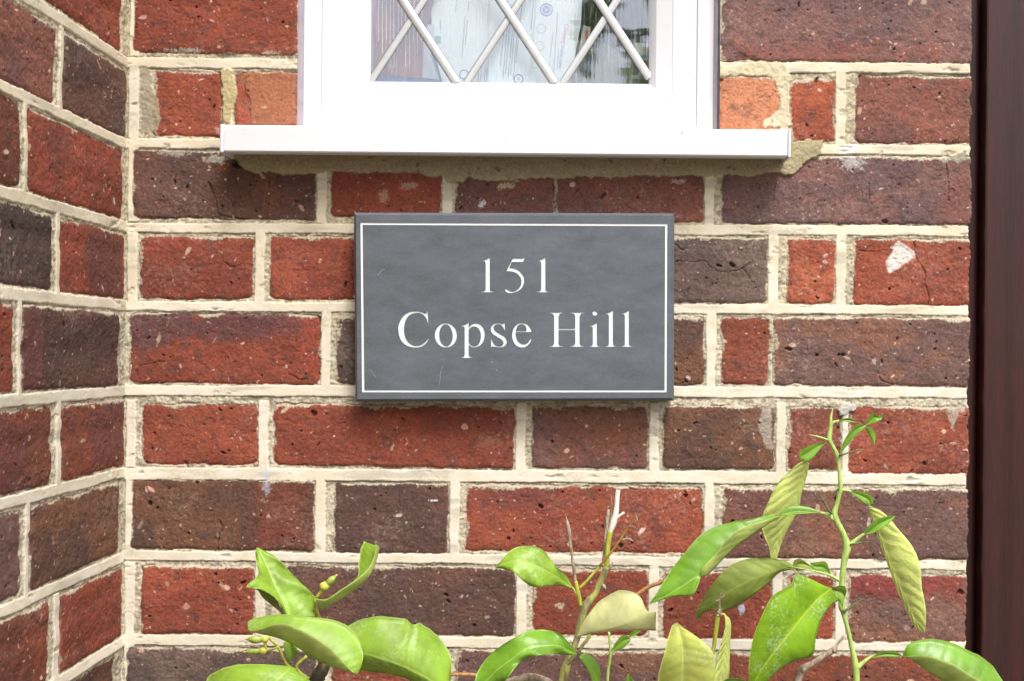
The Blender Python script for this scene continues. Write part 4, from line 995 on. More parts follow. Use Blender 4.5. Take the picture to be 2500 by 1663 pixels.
        nt.links.new(bp2.outputs[0], b.inputs['Normal'])
        tl = N(nt, 'ShaderNodeBsdfTranslucent'); nt.links.new(last, tl.inputs['Color'])
        ms_ = N(nt, 'ShaderNodeMixShader'); ms_.inputs[0].default_value = trans
        out = nt.nodes['Material Output']; nt.links.new(b.outputs[0], ms_.inputs[1]); nt.links.new(tl.outputs[0], ms_.inputs[2]); nt.links.new(ms_.outputs[0], out.inputs[0])
        ms.append(m)
    return ms
L_BRIGHT = leaf_mat('fresh_leaf', (150, 186, 64), (184, 198, 110), (192, 214, 108), rough=.42, spots=.22, trans=.34)
L_GREEN = leaf_mat('green_leaf', (122, 168, 50), (176, 192, 104), (172, 202, 98), rough=.34, trans=.3)
L_SPOT = leaf_mat('spotted_leaf', (132, 174, 30), (166, 186, 94), (196, 216, 72), rough=.42, spots=.35, trans=.32)
L_PALE = leaf_mat('pale_leaf', (192, 206, 98), (216, 220, 144), (222, 228, 142), rough=.5, spots=.25, yellow=(214, 222, 112), trans=.3)
L_UNDER = leaf_mat('shade_leaf', (130, 168, 56), (228, 238, 138), (236, 242, 142), rough=.45, ripple=1.5, trans=.3)  # pale yellow-green underside with strong vein ripple
L_OLIVE = leaf_mat('olive_leaf', (130, 168, 56), (152, 168, 80), (170, 186, 98), rough=.45, ripple=.9, trans=.3)
L_CREAM = leaf_mat('cream_leaf', (190, 196, 100), (210, 212, 150), (214, 214, 150), rough=.5, ripple=.3)
L_WING = leaf_mat('small_leaf', (128, 172, 54), (172, 190, 100), (176, 204, 98), rough=.38, ripple=.12, trans=.3)
ZA = (480, 1280, 3.571); ZB = (1100, 1180, 3.246); ZC = (1560, 960, 2.231); ZR = (1600, 1063, 2.613)

def leaf(parent, Z, stations, d, mats, face='upper', arc=(0, 0), fold=0.5, label=None, nu=7, nv=6, wave=0.0, name='leaf', bulge=0.25):
    """stations: (L, M, R) photo points across the blade, base to tip; a 1-tuple is the tip or base.
    d: metres in front of the wall; fold: how far the margins stand towards (+) or away (-) from the viewer, (left, right) per metre of half width."""
    fl = fold if isinstance(fold, tuple) else (fold, fold)
    rows = []
    for s_ in stations:
        if len(s_) == 1: s_ = (s_[0],) * 3
        rows.append([c for p in s_ for c in p])
    R_ = resample(rows, nu)
    n_ = len(R_); verts = []; lu = []; lv = []
    ox, oy, sc_ = Z
    cols_ = []
    mid_len = sum(math.hypot(R_[i + 1][2] - R_[i][2], R_[i + 1][3] - R_[i][3]) for i in range(n_ - 1)) / sc_
    if mid_len < 120 and mats is not L_OLIVE: mats = L_WING
    for i in range(n_):
        t = i / (n_ - 1)
        Lx, Ly, Mx, My, Rx, Ry = R_[i]
        dm = d + arc[0] * t + arc[1] * math.sin(math.pi * t)
        row = []
        for j in range(2 * nv + 1):
            v = (j - nv) / nv; a = abs(v)
            ex, ey, f_ = (Lx, Ly, fl[0]) if v < 0 else (Rx, Ry, fl[1])
            q_ = 1 + 0.035 * mnoise.noise(Vector((t * 9, ex * 0 + (1.7 if v < 0 else 5.1), len(rows) + Mx * 0))) + 0.018 * mnoise.noise(Vector((t * 31, 2.7 if v < 0 else 8.1, rows[0][0])))
            ex, ey = Mx + (ex - Mx) * q_, My + (ey - My) * q_
            hwm = math.hypot(ex - Mx, ey - My) / sc_ * S
            x = Mx + (ex - Mx) * a; y = My + (ey - My) * a
            dep = dm + f_ * hwm * a + bulge * hwm * (a - a * a) * 1.5 + wave * 0.004 * math.sin(t * 17 + v * 2.0) * a * a
            dep += 0.011 * min(hwm, 0.02) * math.sin((t * 11 - 1.5 * a / 1.0) * 2 * math.pi) * a * (1 - a) * 4
            row.append(P(ox + x / sc_, oy + y / sc_, -dep)); lu.append(t); lv.append(v)
        cols_.append(row)
    m_ = 2 * nv + 1
    V_ = np.array([[tuple(p) for p in r] for r in cols_])
    du = np.gradient(V_, axis=0); dv = np.gradient(V_, axis=1)
    nn = np.cross(du, dv); ln_ = np.linalg.norm(nn, axis=2, keepdims=True); nn = nn / np.maximum(ln_, 1e-9)
    T = 0.00016
    A = V_ + nn * T; B = V_ - nn * T
    vs = np.concatenate([A.reshape(-1, 3), B.reshape(-1, 3)])
    q = n_ * m_; fs = []; mi = []
    # which layer faces the viewer on the first half? normal of A is +nn
    sgn = 1 if np.mean(nn[:, :, 1] * ln_[:, :, 0]) < 0 else -1       # +: layer A faces the camera
    ca, cb = (0, 1) if (face == 'upper') == (sgn > 0) else (1, 0)
    for i in range(n_ - 1):
        for j in range(m_ - 1):
            a, b, c, e = i * m_ + j, i * m_ + j + 1, (i + 1) * m_ + j + 1, (i + 1) * m_ + j
            fs.append((a, e, c, b)); mi.append(ca); fs.append((q + a, q + b, q + c, q + e)); mi.append(cb)
    for i in range(n_ - 1):
        for j in (0, m_ - 1):
            a, b = i * m_ + j, (i + 1) * m_ + j; fs.append((a, b, q + b, q + a)); mi.append(ca)
    me_ = bpy.data.meshes.new(name); me_.from_pydata([tuple(v) for v in vs], [], fs)
    for mm_ in mats: me_.materials.append(mm_)
    me_.polygons.foreach_set('material_index', mi); me_.polygons.foreach_set('use_smooth', [True] * len(fs))
    for nm, arr in (('lu', lu), ('lv', lv)):
        at_ = me_.attributes.new(nm, 'FLOAT', 'POINT'); at_.data.foreach_set('value', np.array(arr + arr, np.float32))
    o = bpy.data.objects.new(name, me_); link(o, parent)
    if label: o['label'] = label
    return o
def stem_mat(name, c1, c2, rough=.5, scale=60, stretch=.25, bump=.3, pos=(.4, .6)):
    m, nt, b = mat(name)
    tc = N(nt, 'ShaderNodeTexCoord'); mp = N(nt, 'ShaderNodeMapping'); mp.inputs['Scale'].default_value = (1, 1, stretch); nt.links.new(tc.outputs['Object'], mp.inputs[0])
    n = N(nt, 'ShaderNodeTexNoise', Scale=scale * 6, Detail=6.0, Roughness=.65); nt.links.new(mp.outputs[0], n.inputs['Vector'])
    cr = N(nt, 'ShaderNodeValToRGB'); cr.color_ramp.elements[0].position, cr.color_ramp.elements[1].position = pos
    cr.color_ramp.elements[0].color = lin(c1) + (1,); cr.color_ramp.elements[1].color = lin(c2) + (1,)
    nt.links.new(n.outputs[0], cr.inputs[0]); nt.links.new(cr.outputs[0], b.inputs['Base Color'])
    bp = N(nt, 'ShaderNodeBump', Strength=bump, Distance=.0008); nt.links.new(n.outputs[0], bp.inputs['Height']); nt.links.new(bp.outputs[0], b.inputs['Normal'])
    b.inputs['Roughness'].default_value = rough; return m
S_GREEN = stem_mat('green_stem', (150, 178, 90), (184, 206, 118), .4, bump=.1)
S_YEL = stem_mat('yellow_green_stem', (150, 158, 50), (190, 186, 80), .5)
S_BARK = stem_mat('greenish_bark', (112, 100, 78), (168, 166, 84), .7, scale=30, bump=.9)
S_DARK = stem_mat('dark_bark', (56, 44, 32), (110, 104, 44), .7, scale=24, bump=.9, pos=(.5, .7))
S_GREY = stem_mat('dry_grey_twig', (122, 104, 86), (176, 160, 140), .8, bump=.9)
S_BROWN = stem_mat('brown_twig', (130, 86, 48), (176, 130, 80), .6)
S_WHITE = stem_mat('bleached_twig', (216, 212, 200), (236, 234, 226), .7)
S_ORANGE = stem_mat('orange_twig', (148, 110, 44), (182, 140, 62), .5)
S_THORN = stem_mat('dark_thorn', (66, 88, 48), (96, 118, 66), .5)
def stem(parent, Z, pts, d, m, name='stem', lump=.06, label=None, n=10):
    """pts: (x, y, width) in photo px of the view Z; d: distance in front of the wall, one value or one per end"""
    ox, oy, sc_ = Z; d0, d1 = d if isinstance(d, tuple) else (d, d)
    r = resample(pts, 5); k_ = len(r); P3, rad = [], []
    for i, (x, y, w) in enumerate(r):
        dd_ = d0 + (d1 - d0) * i / (k_ - 1)
        P3.append(P(ox + x / sc_, oy + y / sc_, -dd_)); rad.append(max(w, 0.8) / sc_ * S / 2 * (Z0 - dd_) / Z0)
    mb = MB(); mb.tube(P3, rad, n, 0, lump, seed=int(pts[0][0]))
    o = mb.build(name, m, parent, smooth=True)
    if label: o['label'] = label
    return o
def root_to(parent, Z, x, y, w, d, m, base, name='stem'):
    """the stem below the picture, down to the ground"""
    ox, oy, sc_ = Z; a = P(ox + x / sc_, oy + y / sc_, -d); b = Vector(base)
    pts = []; rad = []
    for i in range(25):
        t = i / 24; p = a.lerp(b, t); p.x += 0.015 * math.sin(t * 7) * t * (1 - t) * 4; p.y += 0.01 * math.sin(t * 5 + 1) * t * (1 - t) * 4
        pts.append(p); rad.append(w / sc_ * S / 2 * (1 + 0.8 * t))
    mb = MB(); mb.tube(pts, rad, 10, 0, .08, seed=3); return mb.build(name, m, parent, smooth=True)
def bud(parent, Z, a, b, w, d, tip=(206, 190, 96)):
    ox, oy, sc_ = Z; pts = []; rad = []
    for i in range(11):
        t = i / 10; pts.append(P(ox + (a[0] + (b[0] - a[0]) * t) / sc_, oy + (a[1] + (b[1] - a[1]) * t) / sc_, -d - 0.001 * math.sin(t * 3)))
        rad.append(w / sc_ * S / 2 * (math.sin(math.pi * min(1, t * 0.8 + 0.12)) ** 0.7))
    mb = MB(); mb.tube(pts, rad, 12); o = mb.build('bud', M_BUD, parent, smooth=True)
    e = pts[-1]; mb = MB(); t = (pts[-1] - pts[-2]).normalized()
    mb.tube([e, e + t * 0.0012, e + t * 0.0022], [rad[-1] * .7, rad[-1] * .9, rad[-1] * .5], 8)
    mb.build('bud_tip', M_TIP, o, smooth=True)
M_BUD = stem_mat('bud_green', (140, 162, 72), (170, 184, 96), .4); M_TIP = stem_mat('bud_tip', (206, 168, 80), (220, 196, 110), .6)
M_CAL = stem_mat('calyx_yellow', (188, 186, 72), (204, 204, 96), .5)
def calyx(parent, Z, x, y, r, d):
    ox, oy, sc_ = Z; c = P(ox + x / sc_, oy + y / sc_, -d); R_ = r / sc_ * S
    mb = MB(); pts = [c + Vector((0, 0, R_ * (k_ - 4) / 4)) for k_ in range(9)]
    mb.tube(pts, [max(1e-5, R_ * math.sqrt(max(0, 1 - ((k_ - 4) / 4) ** 2))) + R_ * .12 for k_ in range(9)], 10, 0, .15); mb.build('calyx', M_CAL, parent, smooth=True)

# --- left sprig
dA = 0.115
pa = empty('citrus_shrub', (P(800, 1663, -dA).x, -dA, 0), 'bushy citrus sprig with flower buds and broad glossy leaves at lower left', 'shrub')
leaf(pa, ZA, [((770, 785), (805, 805), (1030, 805)), ((700, 655), (762, 700), (1040, 660)), ((560, 567), (715, 600), (985, 585)), ((435, 543), (672, 500), (880, 482)), ((536, 445), (622, 390), (830, 432)), ((522, 330), (575, 290), (722, 312)), ((514, 238), (535, 215), (600, 236)), ((528, 203),)], dA, L_BRIGHT, arc=(-0.02, 0.0), fold=(0.9, -0.35), wave=1.0)
leaf(pa, ZA, [((505, 568), (520, 566), (530, 566)), ((560, 568), (575, 600), (580, 640)), ((680, 640), (672, 668), (650, 700)), ((760, 790), (768, 795), (775, 800))], dA - 0.006, L_OLIVE, face='under', fold=-.4)
leaf(pa, ZA, [((1035, 640), (1090, 745), (1030, 646)), ((1130, 650), (1185, 692), (1130, 656)), ((1255, 573), (1315, 615), (1250, 582)), ((1400, 462), (1450, 515), (1395, 480)), ((1415, 330), (1530, 420), (1490, 395)), ((1435, 210), (1572, 300), (1545, 285)), ((1460, 148), (1597, 200), (1560, 170))], dA, L_BRIGHT, arc=(-0.01, 0.004), fold=(-0.8, 1.0), face='upper')
leaf(pa, ZA, [((445, 850), (450, 930), (470, 925)), ((520, 815), (560, 958), (560, 912)), ((740, 785), (700, 990), (690, 872)), ((950, 805), (850, 1055), (820, 880)), ((1240, 850), (1010, 1165), (1000, 965)), ((1380, 960), (1160, 1235), (1150, 1065)), ((1450, 1100), (1290, 1275), (1270, 1190)), ((1440, 1210), (1370, 1300), (1340, 1270)), ((1405, 1306),)], dA + 0.03, L_BRIGHT, fold=(-0.55, 0.5), arc=(0.012, 0.01), face='upper', nv=7)
leaf(pa, ZA, [((1300, 900), (1290, 1060), (1290, 1200)), ((1430, 830), (1440, 1120), (1440, 1275)), ((1620, 803), (1620, 1175), (1640, 1300)), ((1800, 820), (1800, 1240), (1820, 1340)), ((1880, 872), (1880, 1280), (1880, 1380)), ((1960, 876), (1960, 1320), (1950, 1420)), ((2110, 975), (2080, 1390), (2030, 1480)), ((2210, 1150), (2170, 1440), (2120, 1520)), ((2215, 1330), (2205, 1460), (2190, 1520))], dA + 0.005, L_BRIGHT, fold=(-0.5, -0.6), arc=(0.0, 0.014), wave=.6, nv=7)
leaf(pa, ZA, [((830, 1240),), ((560, 1222), (780, 1290), (900, 1300)), ((330, 1228), (700, 1368), (990, 1368)), ((190, 1275), (600, 1480), (1000, 1480)), ((90, 1370), (480, 1600), (900, 1620)), ((120, 1560), (380, 1700), (640, 1720)), ((300, 1800),)], dA + 0.045, L_BRIGHT, fold=(-.3, -.3), arc=(0.01, 0.01))
leaf(pa, ZA, [((810, 1230),), ((785, 1150), (825, 1160), (850, 1150)), ((755, 1050), (820, 1080), (890, 1105)), ((800, 990),)], dA + 0.0, L_OLIVE, face='upper')
stem(pa, ZA, [(1020, 1420, 130), (1060, 1330, 125), (1110, 1225, 110), (1085, 1100, 70), (1075, 950, 50)], (dA, dA - .02), S_DARK, lump=.2)
stem(pa, ZA, [(1075, 950, 50), (1078, 860, 42), (1062, 800, 36), (1036, 720, 36), (1042, 655, 34)], (dA - .02, dA), S_YEL, name='green_shoot')
stem(pa, ZA, [(1010, 1380, 40), (870, 1255, 30), (960, 1150, 30)][::-1], dA - .01, S_YEL, name='leaf_stalk')
stem(pa, ZA, [(880, 1280, 30), (790, 1230, 30), (740, 1120, 30), (700, 1060, 24)], dA, S_YEL, name='flower_stalk')
stem(pa, ZA, [(700, 1060, 22), (640, 1000, 24), (610, 985, 24)], dA, S_YEL, name='flower_stalk')
stem(pa, ZA, [(700, 1078, 20), (650, 1092, 22), (595, 1106, 26)], dA + .002, S_YEL, name='flower_stalk')
stem(pa, ZA, [(600, 1100, 26), (598, 1040, 30), (600, 990, 30)], dA + .002, S_YEL, name='flower_stalk')
stem(pa, ZA, [(1045, 640, 26), (1075, 600, 28), (1105, 560, 40)], dA, S_YEL, name='flower_stalk')
calyx(pa, ZA, 1116, 540, 36, dA); calyx(pa, ZA, 578, 1106, 30, dA + .002); calyx(pa, ZA, 595, 1005, 26, dA + .002)
bud(pa, ZA, (1135, 525), (1208, 455), 54, dA); bud(pa, ZA, (575, 1008), (448, 1002), 66, dA + .002); bud(pa, ZA, (555, 1108), (430, 1114), 50, dA + .002)
root_to(pa, ZA, 1020, 1420, 130, dA, S_DARK, (P(800, 1663, -dA).x, -dA, 0))

# --- middle woody plant
dB = 0.095
pb = empty('woody_shrub', (P(1370, 1663, -dB).x, -dB, 0), 'pruned woody citrus branch with bleached dead tip and bare twigs', 'shrub')
stem(pb, ZB, [(860, 1640, 90), (895, 1540, 84), (930, 1400, 66), (990, 1270, 50), (1030, 1120, 66), (1060, 1000, 74), (1100, 930, 66), (1140, 880, 56), (1195, 770, 56), (1238, 665, 60)], (dB, dB - .01), S_BARK, lump=.16)
stem(pb, ZB, [(1236, 672, 50), (1240, 560, 42), (1252, 460, 42), (1268, 375, 44)], dB - .01, S_YEL, name='green_shoot')
stem(pb, ZB, [(1266, 385, 40), (1290, 310, 54), (1312, 220, 44), (1320, 120, 38), (1328, 55, 34)], dB - .01, S_WHITE, name='bleached_tip')
stem(pb, ZB, [(1325, 270, 20), (1350, 250, 20), (1378, 232, 20)], dB - .01, S_WHITE, name='bleached_stub')
stem(pb, ZB, [(1204, 620, 12), (1222, 500, 24), (1238, 350, 30), (1244, 260, 34), (1254, 208, 24)], dB - .012, S_GREY, name='split_bark', lump=.3)
stem(pb, ZB, [(1266, 290, 12), (1278, 200, 9), (1272, 90, 5)], dB - .012, S_GREY, name='bark_splinter')
stem(pb, ZB, [(1022, 832, 24), (1080, 775, 24), (1140, 705, 22), (1185, 655, 20)], dB, S_YEL, name='side_twig')
stem(pb, ZB, [(1180, 660, 22), (1300, 512, 20), (1410, 350, 16), (1472, 262, 7)], (dB, dB + .01), S_ORANGE, name='orange_twig')
stem(pb, ZB, [(1410, 345, 14), (1440, 340, 10), (1482, 366, 3)], dB + .008, S_GREY, name='thorn'); stem(pb, ZB, [(1350, 450, 12), (1410, 440, 16), (1452, 462, 5)], dB + .004, S_GREY, name='thorn'); stem(pb, ZB, [(1462, 300, 10), (1476, 290, 16), (1468, 240, 2)], dB + .01, S_GREY, name='thorn')
stem(pb, ZB, [(1032, 972, 32), (1018, 900, 34), (1002, 830, 34), (990, 775, 30)], dB, S_YEL, name='green_shoot')
stem(pb, ZB, [(990, 785, 26), (982, 720, 26), (962, 560, 24), (945, 430, 24), (930, 330, 28), (908, 238, 3)], (dB, dB - .01), S_GREY, name='dead_twig', lump=.3)
stem(pb, ZB, [(1006, 895, 16), (990, 860, 18), (966, 828, 14)], dB, S_GREEN, name='leaf_stalk')
stem(pb, ZB, [(1240, 690, 16), (1268, 660, 20), (1284, 628, 14)], dB - .008, S_GREY, name='knot'); stem(pb, ZB, [(1190, 790, 24), (1215, 820, 36), (1228, 842, 20)], dB - .008, S_GREY, name='knot')
stem(pb, ZB, [(925, 1432, 32), (965, 1390, 40), (1010, 1340, 34), (1050, 1280, 26), (1085, 1235, 32), (1108, 1185, 14)], dB + .012, S_BARK, name='side_twig', lump=.2)
stem(pb, ZB, [(1460, 900, 36), (1500, 868, 34), (1580, 818, 32), (1720, 768, 34)], dB - .02, S_BROWN, name='brown_twig')
stem(pb, ZB, [(-60, 1520, 26), (60, 1515, 30), (180, 1518, 32), (300, 1550, 34), (430, 1580, 40)], dB + .02, S_BROWN, name='brown_twig')
stem(pb, ZB, [(320, 1560, 44), (420, 1572, 44), (540, 1552, 58), (640, 1540, 66), (760, 1570, 60), (850, 1640, 60)], dB + .015, S_GREY, name='grey_branch', lump=.3)
leaf(pb, ZB, [((970, 830),), ((912, 730), (884, 768), (860, 812)), ((830, 655), (792, 712), (760, 815)), ((778, 583), (705, 668), (680, 825)), ((712, 517), (612, 634), (590, 787)), ((600, 499), (520, 615), (508, 712)), ((480, 530), (430, 637), (430, 682)), ((355, 668),)], dB + .01, L_BRIGHT, fold=(-.5, .35), arc=(.02, .012), wave=.7)
leaf(pb, ZB, [((1000, 1350),), ((950, 1280), (930, 1325), (930, 1362)), ((870, 1195), (855, 1290), (820, 1352)), ((760, 1163), (725, 1290), (690, 1365)), ((600, 1180), (590, 1320), (600, 1390)), ((440, 1265), (480, 1400), (520, 1450)), ((310, 1360), (370, 1480), (450, 1545)), ((215, 1500), (290, 1560), (380, 1600)), ((170, 1650),)], dB + .03, L_GREEN, fold=(-.7, .4), arc=(.02, .015), wave=1.2)
leaf(pb, ZB, [((1000, 1220),), ((1060, 1090), (1100, 1180), (1110, 1192)), ((1160, 960), (1230, 1152), (1230, 1177)), ((1290, 868), (1350, 1120), (1350, 1165)), ((1400, 853), (1450, 1080), (1470, 1163)), ((1500, 900), (1530, 1050), (1550, 1165)), ((1555, 1010), (1590, 1035), (1622, 1165)), ((1628, 1022), (1628, 1030), (1622, 1165))], dB + .035, L_CREAM, face='under', fold=(-.3, -.7), arc=(.0, .012), label='pale cream curled leaf')
leaf(pb, ZB, [((1010, 1360),), ((1080, 1352), (1058, 1382), (1040, 1410)), ((1150, 1400), (1110, 1455), (1085, 1470)), ((1182, 1480), (1150, 1530), (1115, 1545)), ((1185, 1560), (1165, 1600), (1140, 1620)), ((1170, 1680),)], dB + .01, L_GREEN, fold=(-.5, .5))
root_to(pb, ZB, 860, 1640, 90, dB, S_BARK, (P(1370, 1663, -dB).x, -dB, 0))

# --- thin green seedling
dS = 0.07
ps = empty('seedling', (P(1485, 1663, -dS).x, -dS, 0), 'thin green seedling stem with two tiny leaves beside the woody branch', 'plant')
stem(ps, ZB, [(1240, 1660, 24), (1248, 1500, 22), (1262, 1400, 22), (1265, 1320, 20), (1255, 1178, 18)], dS, S_GREEN)
stem(ps, ZB, [(1262, 1400, 16), (1276, 1350, 14), (1290, 1318, 10)], dS, S_GREEN, name='leaf_stalk')
leaf(ps, ZB, [((1275, 1345),), ((1296, 1280), (1310, 1300), (1320, 1325)), ((1350, 1212), (1360, 1255), (1375, 1300)), ((1400, 1208), (1405, 1235), (1415, 1262)), ((1428, 1238),)], dS, L_GREEN, fold=.3)
leaf(ps, ZB, [((1408, 1222),), ((1430, 1185), (1438, 1200), (1450, 1212)), ((1470, 1165), (1475, 1180), (1482, 1192)), ((1512, 1168),)], dS, L_GREEN, fold=.3)
leaf(ps, ZB, [((1385, 1640),), ((1390, 1560), (1420, 1570), (1465, 1590)), ((1400, 1520), (1420, 1540), (1440, 1555)), ((1412, 1505),)], dS + .02, L_GREEN)
root_to(ps, ZB, 1240, 1660, 24, dS, S_GREEN, (P(1485, 1663, -dS).x, -dS, 0))

# --- pale leaf plant
dP = 0.12
pp_ = empty('pale_shrub', (P(1735, 1663, -dP).x, -dP, 0), 'short shoot with one broad yellowish leaf and a withered tip', 'shrub')
leaf(pp_, ZC, [((208, 1247),), ((180, 1270), (215, 1277), (238, 1276)), ((160, 1332), (230, 1350), (318, 1330)), ((135, 1430), (238, 1430), (390, 1395)), ((118, 1490), (236, 1500), (411, 1462)), ((105, 1570), (232, 1600), (412, 1580)), ((120, 1700), (226, 1720), (380, 1700)), ((220, 1820),)], dP + .02, L_PALE, fold=(-.35, .25), arc=(.0, .015), label='broad yellowish leaf')
leaf(pp_, ZC, [((455, 1198),), ((466, 1214), (476, 1216), (490, 1225)), ((470, 1270), (485, 1270), (501, 1265)), ((450, 1350), (476, 1350), (498, 1360)), ((425, 1440), (458, 1440), (493, 1450)), ((410, 1560), (445, 1560), (486, 1560)), ((430, 1720),)], dP, L_UNDER, face='under', fold=(.9, -.6))
stem(pp_, ZC, [(380, 1640, 26), (398, 1450, 22), (412, 1350, 22), (424, 1260, 26), (430, 1205, 24)], dP, S_YEL)
stem(pp_, ZC, [(428, 1215, 26), (436, 1190, 28), (438, 1170, 14), (440, 1130, 12), (446, 1088, 8)], dP, S_GREY, name='withered_tip', lump=.5)
stem(pp_, ZC, [(440, 1125, 10), (425, 1132, 8), (418, 1138, 5)], dP, S_GREY, name='withered_tip'); stem(pp_, ZC, [(442, 1115, 9), (456, 1112, 8), (464, 1100, 4)], dP, S_GREY, name='withered_tip')
stem(pp_, ZC, [(432, 1222, 16), (445, 1205, 15), (462, 1205, 12), (476, 1216, 8)], dP, S_YEL, name='leaf_stalk')
leaf(pp_, ZC, [((440, 1600), (450, 1620), (450, 1640)), ((480, 1556), (490, 1600), (490, 1640)), ((560, 1560), (560, 1600), (560, 1640)), ((620, 1580),)], dP + .01, L_GREEN)
root_to(pp_, ZC, 380, 1640, 26, dP, S_YEL, (P(1735, 1663, -dP).x, -dP, 0))

# --- dry twig
dT = 0.14
pt = empty('dry_twig', (P(1900, 1663, -dT).x, -dT, 0), 'bare grey dry twig slanting up beside the tall green shoot', 'twig')
stem(pt, ZC, [(800, 1680, 46), (858, 1575, 44), (885, 1512, 46), (940, 1475, 34), (1005, 1432, 30), (1060, 1398, 34), (1080, 1368, 14), (1112, 1330, 16), (1118, 1326, 8)], dT, S_GREY, lump=.3)
stem(pt, ZC, [(890, 1515, 26), (896, 1500, 30), (902, 1492, 16)], dT + .003, S_GREY, name='knot'); stem(pt, ZC, [(1060, 1395, 26), (1070, 1408, 24), (1078, 1412, 12)], dT + .002, S_GREY, name='knot')
root_to(pt, ZC, 800, 1680, 46, dT, S_GREY, (P(1900, 1663, -dT).x, -dT, 0))

# --- tall thorny shoot at the right
dC = 0.10
pc = empty('citrus_shoot', (P(2092, 1663, -dC).x, -dC, 0), 'tall zigzag green citrus shoot with thorns and long drooping leaves near the door', 'shrub')
stem(pc, ZC, [(1188, 1640, 40), (1185, 1568, 36), (1180, 1490, 38), (1160, 1390, 28), (1138, 1290, 24), (1112, 1195, 26), (1104, 1160, 36), (1104, 1060, 30), (1110, 975, 32), (1122, 890, 38), (1132, 835, 46), (1112, 765, 32), (1066, 668, 34), (1080, 600, 24), (1097, 510, 26), (1090, 410, 20), (1082, 345, 26), (1052, 285, 22), (1036, 250, 28), (1044, 185, 22), (1046, 130, 14), (1056, 82, 3)], dC, S_GREEN, lump=.05, n=12)
stem(pc, ZC, [(1040, 190, 14), (1058, 160, 16), (1090, 150, 10)], dC, S_GREEN, name='leaf_stalk')
leaf(pc, ZC, [((1072, 158),), ((1105, 141), (1105, 149), (1105, 153)), ((1150, 137), (1152, 148), (1150, 158)), ((1192, 162),)], dC, L_GREEN, fold=.5)
leaf(pc, ZC, [((1092, 338),), ((1112, 270), (1122, 272), (1135, 285)), ((1150, 205), (1165, 215), (1180, 232)), ((1190, 172), (1205, 185), (1218, 200)), ((1240, 172),)], dC + .005, L_GREEN, fold=.4)
leaf(pc, ZC, [((1232, 172),), ((1245, 145), (1255, 155), (1265, 168)), ((1272, 108), (1285, 130), (1300, 153)), ((1302, 125), (1310, 134), (1320, 144)), ((1328, 110), (1328, 116), (1326, 130))], dC + .004, L_BRIGHT, fold=.6)
leaf(pc, ZC, [((1226, 184),), ((1240, 205), (1250, 200), (1262, 188)), ((1262, 248), (1273, 240), (1286, 222)), ((1284, 283),)], dC, L_GREEN, fold=-.4)
leaf(pc, ZC, [((1025, 268),), ((975, 272), (980, 285), (990, 300)), ((915, 292), (930, 318), (950, 348)), ((872, 325), (890, 345), (915, 372)), ((882, 362),)], dC, L_UNDER, face='upper', fold=.4)
leaf(pc, ZC, [((912, 368),), ((860, 388), (903, 397), (925, 385)), ((760, 490), (885, 480), (914, 450)), ((700, 600), (862, 560), (882, 560)), ((672, 690), (825, 650), (868, 635)), ((678, 760), (780, 745), (808, 745)), ((708, 840), (745, 830), (776, 820)), ((718, 903), (735, 903), (750, 903))], dC - .01, L_UNDER, face='under', fold=(.35, -.5), arc=(-.02, 0), nv=8)
stem(pc, ZC, [(1060, 690, 24), (1035, 665, 24), (1000, 653, 16), (960, 650, 10)], dC, S_GREEN, name='leaf_stalk')
leaf(pc, ZC, [((1000, 652),), ((930, 622), (940, 650), (930, 655)), ((860, 612), (870, 645), (860, 660)), ((800, 622), (805, 655), (810, 668)), ((768, 668),)], dC + .01, L_GREEN, fold=(-.3, .8))
leaf(pc, ZC, [((770, 672),), ((690, 669), (702, 714), (680, 692)), ((600, 687), (625, 768), (560, 732)), ((500, 704), (535, 832), (482, 792)), ((400, 734), (455, 908), (415, 878)), ((310, 800), (375, 988), (345, 955)), ((230, 890), (312, 1005), (328, 1030)), ((170, 970), (240, 1050), (287, 1100)), ((115, 1060), (150, 1103), (185, 1108)), ((55, 1150),)], dC + .03, L_GREEN, fold=(-.4, .6), arc=(.02, .01), nv=8, wave=.4)
leaf(pc, ZC, [((865, 958),), ((800, 915), (785, 955), (770, 975)), ((690, 897), (695, 985), (705, 1035)), ((590, 903), (600, 1020), (612, 1110)), ((490, 945), (510, 1070), (540, 1155)), ((410, 1030), (430, 1120), (470, 1185)), ((345, 1125), (370, 1170), (400, 1182)), ((308, 1200), (322, 1208), (345, 1200)), ((335, 1243),)], dC - .005, L_OLIVE, face='under', fold=(-.4, -.5), arc=(.0, .012), wave=.6)
leaf(pc, ZC, [((862, 968),), ((838, 945), (850, 955), (870, 968)), ((850, 908), (870, 930), (900, 962)), ((895, 910), (915, 935), (935, 962)), ((960, 965),)], dC + .004, L_OLIVE, face='under', fold=.3)
stem(pc, ZC, [(1090, 1020, 20), (1040, 992, 14), (960, 970, 9), (828, 945, 4)], dC + .006, S_GREEN, name='thorn')
leaf(pc, ZC, [((930, 925),), ((970, 920), (960, 945), (950, 965)), ((1018, 922), (1005, 950), (1000, 985)), ((1045, 985), (1045, 990), (1040, 998))], dC - .008, L_GREEN, fold=.2)
leaf(pc, ZC, [((1010, 1050), (1045, 1062), (1092, 1128)), ((862, 985), (980, 1120), (1042, 1160)), ((825, 1043), (910, 1195), (990, 1242)), ((730, 1100), (850, 1270), (965, 1325)), ((670, 1212), (790, 1345), (944, 1428)), ((625, 1332), (730, 1420), (850, 1456)), ((598, 1470), (672, 1500), (760, 1510)), ((600, 1562), (625, 1580), (690, 1577)), ((590, 1660),)], dC + .045, L_SPOT, fold=(.25, -.35), arc=(.02, .015), nv=8, label='large bright spotted leaf')
